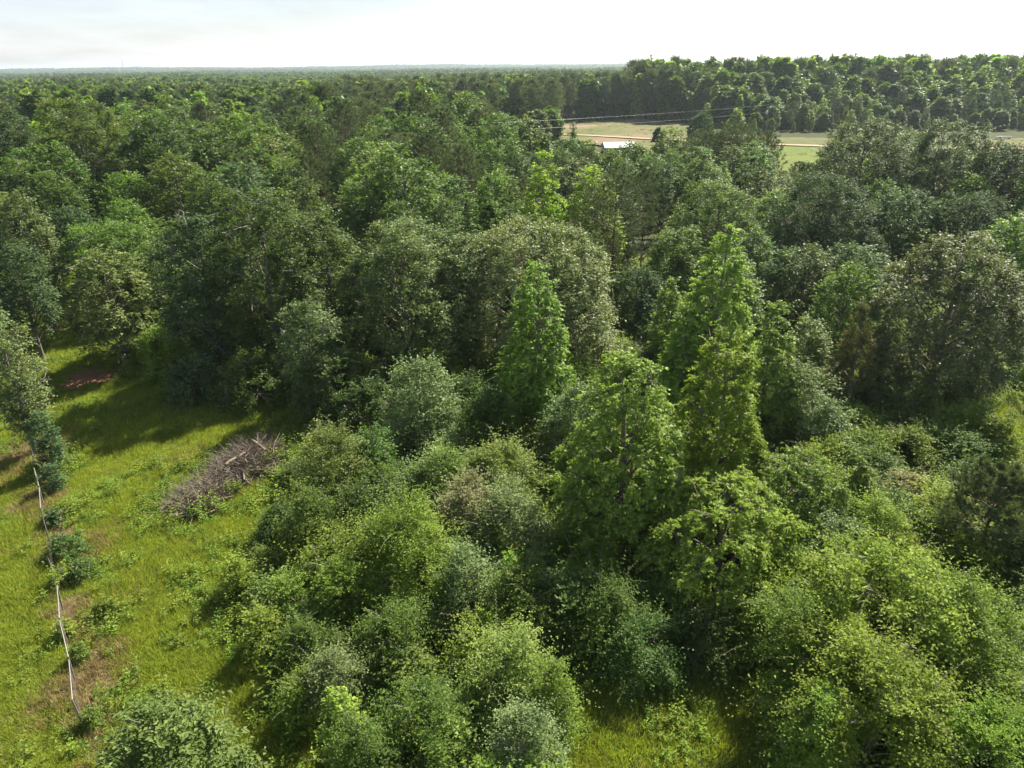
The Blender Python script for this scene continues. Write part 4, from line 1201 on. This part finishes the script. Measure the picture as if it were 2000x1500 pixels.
print('shrubs', len(low), 'massed', len(massed))
if massed:
    o = scatter('undergrowth', ([a[:3] for a in massed], [a[3] for a in massed], [a[4] for a in massed], [a[5] for a in massed]), [s_[0][0] for s_ in SHR])
    tag(o, 'tangled green undergrowth under the farther trees', 'undergrowth')

# things that would share a label are told apart by their distance or their order across the view
by = {}
for o in bpy.data.objects:
    if o.parent is None and o.get('group') and o.get('label'):
        by.setdefault((o['label'], o['group']), []).append(o)
ORD = ['first', 'second', 'third', 'fourth', 'fifth', 'sixth', 'seventh']
NUM = {4: 'four', 5: 'five', 6: 'six', 7: 'seven'}
for (lab, grp), os_ in by.items():
    n = len(os_)
    if n == 2:
        os_.sort(key=lambda o: o.location.y)
        for o, w in zip(os_, ('nearer of two', 'farther of two')): o['label'] = f'{lab}, {w}'
    elif n == 3:
        os_.sort(key=lambda o: o.location.y)
        for o, w in zip(os_, ('nearest of three', 'middle of three', 'farthest of three')): o['label'] = f'{lab}, {w}'
    elif 4 <= n <= 7:
        os_.sort(key=lambda o: project(o.location)[0])
        for o, w in zip(os_, ORD): o['label'] = f'{lab}, {w} of {NUM[n]} from left'
for o in bpy.data.objects:
    if o.parent is None and o.get('label') and len(o['label'].split()) > 16: print('LONG', o['label'])

# ------------------------------------------------------------------ fence along the meadow
M['rail'] = plain_mat('weathered_rail', (0.29, 0.275, 0.255), 0.8, 0.0, 0.3, 8)
M['post'] = bark_mat('fence_post_wood', (0.13, 0.115, 0.10), (0.27, 0.245, 0.22), 10)
M['wire'] = plain_mat('fence_wire', (0.16, 0.14, 0.125), 0.7, 0.2, 0.1, 8)
fence = tag(empty('wire_fence', (FENCE_A.x, FENCE_A.y, 0)), 'old wire fence with pale top rail running along the meadow edge', 'fence')
L0, STEP = -30.0, 2.9
n_p = 18
PTS = []
for k in range(n_p):
    a = L0 + k * STEP
    PTS.append(Vector((FDIR.x * a + FN.x * rnd.uniform(-.08, .08), FDIR.y * a + FN.y * rnd.uniform(-.08, .08), 0)))
def tube_obj(name, pts, rad, mat, parent, sides=6):
    mb = Mesh(); add_tubes(mb, np.array([[p[:] for p in pts]]), np.array([rad]), sides)
    return link(name, mb.build(name, [mat], smooth=True), parent)
tops = []
for k, p in enumerate(PTS):
    h = 1.45 + rnd.uniform(-.08, .15)
    top = p + Vector((rnd.uniform(-.10, .10), rnd.uniform(-.10, .10), h))
    tube_obj('post', [p - Vector((0, 0, .3)), (p + top) / 2, top], [0.048, 0.043, 0.038], M['post'], fence)
    tops.append(top)
for k in range(n_p - 1):
    vm = project(FENCE_A + (tops[k] + tops[k + 1]) / 2)[1]
    if not (925 < vm < 1010 or 1135 < vm < 1400): continue                      # rails that have dropped
    a, b = tops[k] - Vector((0, 0, .10)), tops[k + 1] - Vector((0, 0, .10))
    m = (a + b) / 2 - Vector((0, 0, rnd.uniform(0.0, .07)))
    tube_obj('rail', [a + (a - b).normalized() * 0.05, m, b], [0.017, 0.019, 0.022], M['rail'], fence)
for s in range(5):
    z = 0.18 + s * 0.24
    mb = Mesh()
    P = np.array([[(p.x, p.y, z + 0.03 * math.sin(k * 1.7 + s)) for k, p in enumerate(PTS)]])
    add_tubes(mb, P, np.full((1, n_p), 0.0025), 3)
    link('wire_strand', mb.build('wire_strand', [M['wire']]), fence)

# ------------------------------------------------------------------ brush pile on the meadow
A_, B_ = ground_at(345, 1005), ground_at(535, 880)
pc = (A_ + B_) / 2; pd = (B_ - A_).normalized(); pn = Vector((-pd.y, pd.x, 0)); plen = (B_ - A_).length / 2 + 0.2
def heap(a, b):
    """height of the heap at the along/across coordinates a, b (metres)"""
    h1 = 1.3 * max(0, 1 - ((a - 0.38 * plen) / (0.62 * plen)) ** 2 - (b / 2.1) ** 2)
    h2 = 0.8 * max(0, 1 - ((a + 0.55 * plen) / (0.5 * plen)) ** 2 - ((b + 0.2) / 1.7) ** 2)
    return max(h1, h2)
pile = tag(empty('brush_pile', (pc.x, pc.y, 0)), 'heap of dead grey branches lying on the meadow', 'brush pile')
def stick(L, r, bend, kinks):
    q = [Vector((0, 0, 0))]; d = Vector((1, 0, 0))
    for i in range(kinks):
        d = (d + Vector((rnd.uniform(-.1, .1), rnd.uniform(-bend, bend), rnd.uniform(-bend, bend)))).normalized()
        q.append(q[-1] + d * L / kinks)
    rad = [r * (1 - 0.75 * i / kinks) for i in range(kinks + 1)]
    mb = Mesh(); add_tubes(mb, np.array([[p[:] for p in q]]), np.array([rad]), 5)
    for s in range(3):
        i = rnd.randrange(1, kinks); d2 = Vector((rnd.uniform(.2, 1), rnd.uniform(-1, 1), rnd.uniform(-.3, 1))).normalized()
        e = q[i] + d2 * L * rnd.uniform(.15, .35)
        add_tubes(mb, np.array([[q[i][:], ((q[i] + e) / 2 + Vector((0, .05, .03)))[:], e[:]]]), np.array([[rad[i] * .6, rad[i] * .4, rad[i] * .15]]), 4)
    return mb.build('branch', [M['deadwood']], smooth=True)
sticks = [stick(rnd.uniform(1.4, 3.0), rnd.uniform(.035, .075), .28, 5) for _ in range(10)]
n = 0
while n < 150:
    a = rnd.uniform(-plen, plen); b = rnd.uniform(-2.1, 2.1)
    h = heap(a, b)
    if h < 0.10: continue
    z = h * rnd.uniform(.55, 1.02) + 0.05
    p = pd * a + pn * b; 
    o = link('branch', sticks[n % 10], pile, (p.x, p.y, z), (rnd.uniform(0, 6), rnd.uniform(-.28, .22), rnd.gauss(0.9, 0.9) + math.atan2(pd.y, pd.x)))
    o.location -= (Euler(o.rotation_euler).to_matrix() @ Vector((1.0, 0, 0))) * 0.9
    o.location.z = max(o.location.z, .05)
    n += 1
mb = Mesh(); P = []; Rr = []
rs = np.random.default_rng(3)
k = 0
while k < 3600:
    a = rs.uniform(-plen, plen); b = rs.uniform(-2.3, 2.3); h = heap(a, b)
    if h < 0.03: continue
    p = pd * a + pn * b; p = np.array([p.x, p.y, h * rs.uniform(.4, 1.0) + .04])
    d = unit(np.array([pd.x * .4, pd.y * .4, .18]) + rs.normal(size=3) * np.array([.7, .7, .28])); L_ = rs.uniform(.5, 1.5)
    q = p + d * L_; q[2] = max(q[2], .04)
    P.append([p, (p + q) / 2 + rs.normal(size=3) * .07, q]); w = rs.uniform(.010, .024); Rr.append([w, w * .75, w * .35]); k += 1
add_tubes(mb, np.array(P), np.array(Rr), 3)
tag(link('twigs', mb.build('twigs', [M['deadwood']]), pile), kind='stuff')
for (u, v, ln, an) in ((462, 902, 1.5, 0.9), (505, 872, 1.7, 2.4), (400, 980, 1.1, 0.7), (340, 985, 1.2, 0.3)):
    g = ground_at(u, v, 1.0) - pc
    ax = Vector((math.cos(an), math.sin(an), .18)) * ln / 2
    zz = heap(g.x * pd.x + g.y * pd.y, g.x * pn.x + g.y * pn.y) + .12
    c0 = Vector((g.x, g.y, zz))
    o = tube_obj('log', [c0 - ax, c0 - ax * .4 + Vector((0, 0, .05)), c0 + ax * .4, c0 + ax], [.11, .10, .08, .03], M['splitwood'], pile)
    o['label'] = 'pale split piece of trunk'

# ------------------------------------------------------------------ power line
M['polewood'] = bark_mat('pole_wood', (0.16, 0.13, 0.10), (0.30, 0.26, 0.22))
M['galv'] = plain_mat('galvanised_steel', (0.62, 0.63, 0.65), 0.4, 0.3, 0.1, 3)
M['ceramic'] = plain_mat('insulator', (0.35, 0.22, 0.15), 0.3)
M['cable'] = plain_mat('aluminium_cable', (0.40, 0.41, 0.42), 0.5, 0.3, 0.05, 2)
def pole(x, y, h, label, trafo):
    e = tag(empty('utility_pole', (x, y, 0)), label, 'utility pole', 'utility poles along the dirt road' )
    tube_obj('shaft', [Vector((0, 0, -.5)), Vector((0, 0, h * .5)), Vector((0, 0, h))], [.21, .18, .14], M['polewood'], e, 8)
    tube_obj('insulator', [Vector((0, 0, h)), Vector((0, 0, h + .1)), Vector((0, 0, h + .28)), Vector((0, 0, h + .3))], [.05, .11, .09, .02], M['ceramic'], e, 8)
    if trafo:
        tr = tube_obj('transformer', [Vector((-.50, 0, h - 3.1)), Vector((-.50, 0, h - 3.08)), Vector((-.50, 0, h - 1.95)), Vector((-.50, 0, h - 1.85)), Vector((-.50, 0, h - 1.84))], [.05, .42, .42, .36, .05], M['galv'], e, 14)
        tube_obj('bushing', [Vector((-.50, 0, h - 1.86)), Vector((-.50, 0, h - 1.62)), Vector((-.50, 0, h - 1.5))], [.07, .09, .03], M['ceramic'], tr, 8)
        tube_obj('bracket', [Vector((-.50, 0, h - 2.4)), Vector((0, 0, h - 2.4))], [.05, .05], M['galv'], e, 6)
    return e
pA = at_dist(1502, 206, 296); pB = at_dist(935, 243, 196)
HA = pA.z
pole(pA.x, pA.y, HA, 'wooden power pole with grey transformer before the tall wood', True)
HB = pB.z
pole(pB.x, pB.y, HB, 'wooden power pole hidden among pines left of the field', False)
pC = Vector((pA.x + 118, pA.y - 32, 0))
pole(pC.x, pC.y, HA, 'wooden power pole right of the pair of glossy oaks', False)
def cable(p, q, sag, label):
    n = 24; P = []
    for i in range(n + 1):
        f = i / n; c = p.lerp(q, f); c.z -= sag * 4 * f * (1 - f); P.append(c[:])
    mb = Mesh(); add_tubes(mb, np.array([P]), np.full((1, n + 1), .013), 4)
    tag(link('power_cable', mb.build('power_cable', [M['cable']])), label, 'cable')
tA = lambda z: Vector((pA.x, pA.y, z)); tB = lambda z: Vector((pB.x, pB.y, z)); tC = lambda z: Vector((pC.x, pC.y, z))
cable(tA(HA + .2), tB(HB + .2), 0.5, 'upper power cable from transformer pole towards the pines')
cable(tA(HA - 2.4), tB(HB - 1.6), 0.6, 'lower power cable from transformer pole towards the pines')
cable(tA(HA + .2), tC(HA + .2), 1.0, 'upper power cable crossing before the shaded right wood')
cable(tA(HA - 2.4), tC(HA - 2.4), 1.1, 'lower power cable crossing before the shaded right wood')

# ------------------------------------------------------------------ white-roofed shed by the road
M['whiteroof'] = plain_mat('white_roof_metal', (0.80, 0.81, 0.82), 0.35, 0.0, 0.05, 1)
M['shedwall'] = plain_mat('shed_wall', (0.45, 0.42, 0.37), 0.8, 0.0, 0.15, 2)
sc_ = at_dist(1208, 279, 226)
shed = tag(empty('shed', (sc_.x, sc_.y, 0), 0.06), 'small shed with white metal roof between treetops and dirt road', 'shed')
W2, D2, HW, HR = 4.4, 3.2, sc_.z - 1.0, sc_.z + 0.25
def box_mesh(name, parts, mats):
    mb = Mesh()
    for (x0, x1, y0, y1, z0, z1) in parts:
        V = np.array([(x, y, z) for z in (z0, z1) for y in (y0, y1) for x in (x0, x1)], float)
        mb.add(V, np.array([(0, 2, 3, 1), (4, 5, 7, 6), (0, 1, 5, 4), (2, 6, 7, 3), (0, 4, 6, 2), (1, 3, 7, 5)]))
    return mb.build(name, mats)
for (nm, bx) in (('wall', (-W2, W2, -D2, -D2 + .12, 0, HW)), ('wall', (-W2, W2, D2 - .12, D2, 0, HW)), ('wall', (-W2, -W2 + .12, -D2 + .12, D2 - .12, 0, HW)), ('wall', (W2 - .12, W2, -D2 + .12, D2 - .12, 0, HW))):
    link(nm, box_mesh(nm, [bx], [M['shedwall']]), shed)
link('door', box_mesh('door', [(-.9, .9, -D2 - .05, -D2 - .003, 0, 2.1)], [M['galv']]), shed)
for s in (-1, 1):
    y0, y1 = 0.0, s * (D2 + .4)
    mb = Mesh()
    nr_ = 30
    for i in range(nr_):       # ribbed sheet
        xa = -W2 - .3 + i * (2 * W2 + .6) / nr_; xb = xa + (2 * W2 + .6) / nr_ * .8; up = .05
        V = []
        for (x, dz) in ((xa, 0), (xa + .02, up), (xa + .06, up), (xa + .08, 0), (xb, 0)):
            V += [(x, y0, HR + dz), (x, y1, HW - .02 + dz)]
        xc = xa + (2 * W2 + .6) / nr_; V += [(xc, y0, HR), (xc, y1, HW - .02)]
        i0 = np.arange(5) * 2
        mb.add(np.array(V, float), np.stack([i0, i0 + 2, i0 + 3, i0 + 1], -1))
    link('roof', mb.build('roof', [M['whiteroof']]), shed)

# small pale trailer-like crate far right on the field, and a low heap of brush on the pale field
wc = ground_at(1958, 273)
tr = tag(empty('livestock_trough', (wc.x, wc.y, 0.3)), 'long low white trough on the brown field by the right frame edge', 'trough')
link('basin', box_mesh('basin', [(-2.6, 2.6, -.6, -.5, .25, .85), (-2.6, 2.6, .5, .6, .25, .85), (-2.6, -2.5, -.5, .5, .25, .85), (2.5, 2.6, -.5, .5, .25, .85), (-2.5, 2.5, -.5, .5, .25, .32)], [M['whiteroof']]), tr)
for sx in (-2.2, 2.2):
    link('leg', box_mesh('leg', [(sx - .08, sx + .08, -.55, .55, -.2, .247)], [M['galv']]), tr)
hc = ground_at(1255, 242)
hp = tag(empty('brush_heap', (hc.x, hc.y, 0.2)), 'low heap of cut brush on the pale field before the far wood', 'brush heap')
mb = Mesh(); P = []; Rr = []
for k in range(900):
    a, b = rs.uniform(-9, 9), rs.uniform(-3, 3)
    h = 1.7 * max(0, 1 - (a / 9) ** 2 - (b / 3) ** 2)
    p = np.array([a, b, h * rs.uniform(.2, 1)]); d = unit(rs.normal(size=3) * np.array([1, 1, .5])); q = p + d * rs.uniform(1, 2.6); q[2] = max(q[2], .0)
    P.append([p, (p + q) / 2 + rs.normal(size=3) * .1, q]); w = rs.uniform(.03, .09); Rr.append([w, w, w * .4])
add_tubes(mb, np.array(P), np.array(Rr), 3)
link('branches', mb.build('branches', [M['deadwood']]), hp)['kind'] = 'stuff'

# slender lattice mast on the horizon
mp_ = at_dist(237, 113, 1250)
mast = tag(empty('radio_mast', (mp_.x, mp_.y, 0)), 'slender pale lattice mast rising above the horizon woods', 'mast')
HM = mp_.z
for k in range(3):
    a = k * 2.0944
    tube_obj('leg', [Vector((math.cos(a) * 1.0, math.sin(a) * 1.0, -.5)), Vector((math.cos(a) * .5, math.sin(a) * .5, HM * .6)), Vector((math.cos(a) * .18, math.sin(a) * .18, HM))], [.12, .10, .07], M['galv'], mast, 4)
mb = Mesh()
for i in range(24):
    f0, f1 = i / 24, (i + 1) / 24
    for k in range(3):
        a, b = k * 2.0944, (k + 1) * 2.0944
        r0, r1 = 1.0 - .82 * f0, 1.0 - .82 * f1
        add_tubes(mb, np.array([[(math.cos(a) * r0, math.sin(a) * r0, HM * f0), (math.cos(b) * r1, math.sin(b) * r1, HM * f1)]]), np.array([[.05, .05]]), 3)
link('lattice', mb.build('lattice', [M['galv']]), mast)

# ------------------------------------------------------------------ grass and weeds
gr = np.random.default_rng(11)
def tuft(n, r, hmin, hmax, wid, mat, lean=0.5, dry=0.15):
    a = gr.random(n) * 6.28; q = r * np.sqrt(gr.random(n))
    P = np.stack([np.cos(a) * q, np.sin(a) * q, np.full(n, -.03)], -1)
    A = unit(np.stack([gr.normal(size=n) * lean, gr.normal(size=n) * lean, np.ones(n)], -1))
    mb = Mesh(); add_blades(mb, P, A, rand_dirs(gr, n), gr.uniform(hmin, hmax, n), gr.uniform(.6, 1.3, n) * wid, 0, gr.random(n), np.where(gr.random(n) < dry, gr.random(n), 0))
    TRIS[0] += mb.tris()
    return mb.build('tuft', [M[mat]])
def weed(nst, r, h, leaf, mat):
    P, A, N_, S = [], [], [], []
    for s in range(nst):
        b = np.array([gr.normal() * r * .5, gr.normal() * r * .5, 0]); d = unit(np.array([gr.normal() * .35, gr.normal() * .35, 1.0])); hh = h * gr.uniform(.6, 1.15)
        for k in range(9):
            f = (k + 1) / 9; az = k * 2.4 + s
            P.append(b + d * hh * f); A.append(np.array([math.cos(az), math.sin(az), .25])); N_.append(np.array([gr.normal() * .3, gr.normal() * .3, 1])); S.append(leaf * gr.uniform(.7, 1.3) * (1.15 - .5 * f))
    mb = Mesh(); n = len(P); add_leaves(mb, np.array(P), np.array(A), np.array(N_), np.array(S), .55, .1, 0, gr.random(n), np.clip(gr.random(n) - .6, 0, 1))
    TRIS[0] += mb.tris()
    return mb.build('weed', [M[mat]])
tufts = [tuft(34, .30, .16, .42, .034, 'grass', dry=.12) for _ in range(3)] + [tuft(30, .32, .12, .30, .036, 'grass', lean=.8, dry=.35) for _ in range(2)] + \
        [tuft(26, .30, .20, .50, .030, 'drygrass', dry=.4), tuft(24, .34, .10, .26, .032, 'drygrass', lean=.9, dry=.4)]
weeds = [weed(7, .35, .55, .16, 'weed'), weed(9, .45, .42, .14, 'weed'), weed(6, .30, .80, .17, 'weed'), weed(8, .40, .40, .15, 'elm'), weed(7, .4, .35, .13, 'vine')]

def sow(step, jitter=1.0):
    xs, ys = np.meshgrid(np.arange(-62, 60, step), np.arange(13, 92, step))
    xs = xs.ravel() + (gr.random(xs.size) - .5) * step * 1.6; ys = ys.ravel() + (gr.random(ys.size) - .5) * step * 1.6
    q = np.stack([xs, ys, np.full_like(xs, 0.0)], -1) - np.array([0, 0, CAM_H])
    c = q @ np.array(CAM_R)
    u = 1000 + F * c[:, 0] / -c[:, 2]; v = 750 - F * c[:, 1] / -c[:, 2]
    ok = (u > -160) & (u < 2150) & (v < 1640)
    return xs[ok], ys[ok]
def wide_meadow(xs, ys):
    c = in_meadow_np(xs, ys)
    for dx, dy in ((2.2, 0), (-2.2, 0), (0, 2.2), (0, -2.2)):
        c |= in_meadow_np(xs + dx, ys + dy)
    return c
xs, ys = sow(0.165)
zg = 0.05 * noise2(xs, ys, 3, 0.35) - 0.02
keep = wide_meadow(xs, ys) & ~inside_np(RED, xs, ys)
a_, d_ = fence_coords(xs, ys)
near_f = np.clip(1 - np.abs(d_ - .25 + .5 * noise2(xs, ys, 9, .7)) / 1.1, 0, 1) * np.clip(.6 + .75 * noise2(xs, ys, 5, .5), 0, 1)
for b_, r_ in BARE:
    near_f = np.maximum(near_f, np.exp(-(((xs - b_.x) ** 2 + (ys - b_.y) ** 2) / r_ ** 2) ** 1.5) * (.7 + .3 * noise2(xs, ys, 91, 1.4)))
near_f = np.clip(near_f, 0, 1)
keep &= gr.random(len(xs)) > near_f * 0.85
keep &= gr.random(len(xs)) < np.where(ys > 45, 0.7, 1.0)
xs, ys, zg, near_f = xs[keep], ys[keep], zg[keep], near_f[keep]
pat = noise2(xs, ys, 21, .5) + .5 * noise2(xs, ys, 22, 1.5)
idx = np.where(gr.random(len(xs)) < .5 + .4 * pat, gr.integers(0, 3, len(xs)), gr.integers(3, 5, len(xs)))
dryp = np.clip(near_f * 1.3 + np.clip(noise2(xs, ys, 17, .45) - .35, 0, 1) * .75, 0, .85)
idx = np.where(gr.random(len(xs)) < dryp, gr.integers(5, 7, len(xs)), idx)
sz = (0.75 + .5 * gr.random(len(xs))) * (1 + .28 * noise2(xs, ys, 23, .8)); sz = np.clip(sz, .4, 1.6)
o = scatter('meadow_grass', (np.stack([xs, ys, zg], -1), gr.random(len(xs)) * 6.28, np.stack([sz, sz, sz * (.85 + .3 * gr.random(len(xs)))], -1), idx), tufts)
tag(o, 'rough yellow-green meadow grass', 'grass')
print('grass tufts', len(xs))
xs, ys = sow(0.55)
keep = wide_meadow(xs, ys)
wp = np.clip(noise2(xs, ys, 61, .55) * 1.1 + .10, 0.03, 1)
# rank weeds grow round the brush pile
ga = (xs - pc.x) * pd.x + (ys - pc.y) * pd.y; gb = (xs - pc.x) * pn.x + (ys - pc.y) * pn.y
over = (np.abs(gb + 1.0) < 1.3) & (np.abs(ga) < plen * 0.9)
rim = np.exp(-((ga / (plen * 1.15)) ** 2 + (gb / 3.4) ** 2 - 1.0) ** 2 * 3.0)
wp = np.maximum(wp, rim * 1.0); wp = np.where(over, 0.28, wp)
zo = np.where(over, 0.35, 0.0)
keep &= gr.random(len(xs)) < wp
xs, ys = xs[keep], ys[keep]; rim = rim[keep]; zo = zo[keep]
sz = .7 + .7 * gr.random(len(xs)) + .15 * rim
o = scatter('meadow_weeds', (np.stack([xs, ys, 0.05 * noise2(xs, ys, 3, .35) - .03 + zo], -1), gr.random(len(xs)) * 6.28, np.stack([sz, sz, sz], -1), np.where(rim > .5, gr.integers(2, 5, len(xs)), gr.integers(0, 5, len(xs)))), weeds)
tag(o, 'leafy weeds scattered through the meadow', 'weeds')
fx_ = gr.uniform(min(fx), max(fx), 5000); fy_ = gr.uniform(min(fy), max(fy), 5000)
keep = inside_np(FIELD, fx_, fy_) & (gr.random(5000) < np.clip(.25 + .6 * noise2(fx_, fy_, 71, .09), .04, 1)) & (np.abs(fy_ - np.interp(fx_, rx, ry)) > 4.0)
fx_, fy_ = fx_[keep], fy_[keep]; sz = 1.2 + 2.2 * gr.random(len(fx_)) ** 2
o = scatter('field_weeds', (np.stack([fx_, fy_, np.full(len(fx_), .2)], -1), gr.random(len(fx_)) * 6.28, np.stack([sz * 1.3, sz * 1.3, sz * .6], -1), np.where(gr.random(len(fx_)) < .6, gr.integers(5, 7, len(fx_)), gr.integers(0, 5, len(fx_)))), weeds + tufts[5:])
tag(o, 'rough weeds and dry tufts scattered over the far field', 'weeds')
xs, ys = sow(0.85)
keep = ~in_meadow_np(xs, ys)
xs, ys = xs[keep], ys[keep]
sz = 1.1 + 1.0 * gr.random(len(xs))
o = scatter('forest_weeds', (np.stack([xs, ys, np.full(len(xs), -.03)], -1), gr.random(len(xs)) * 6.28, np.stack([sz, sz, sz], -1), gr.integers(0, 5, len(xs))), weeds)
tag(o, 'ground cover of leafy weeds under the trees', 'ground cover')

# ------------------------------------------------------------------ haze: one closed box of pale air round camera and scene
HAZE = 0.00010
hm, ht = new_mat('haze')
ho = ht.nodes.new('ShaderNodeOutputMaterial'); hv = ht.nodes.new('ShaderNodeVolumePrincipled')
hv.inputs['Color'].default_value = (0.74, 0.87, 1.0, 1); hv.inputs['Density'].default_value = HAZE; hv.inputs['Anisotropy'].default_value = 0.35
ht.links.new(hv.outputs[0], ho.inputs['Volume'])
hz = link('haze', box_mesh('haze', [(-9500, 9500, -500, 14500, -2.5, 64)], [hm]))
tag(hz, kind='stuff')
print('total unique tris', TRIS[0])
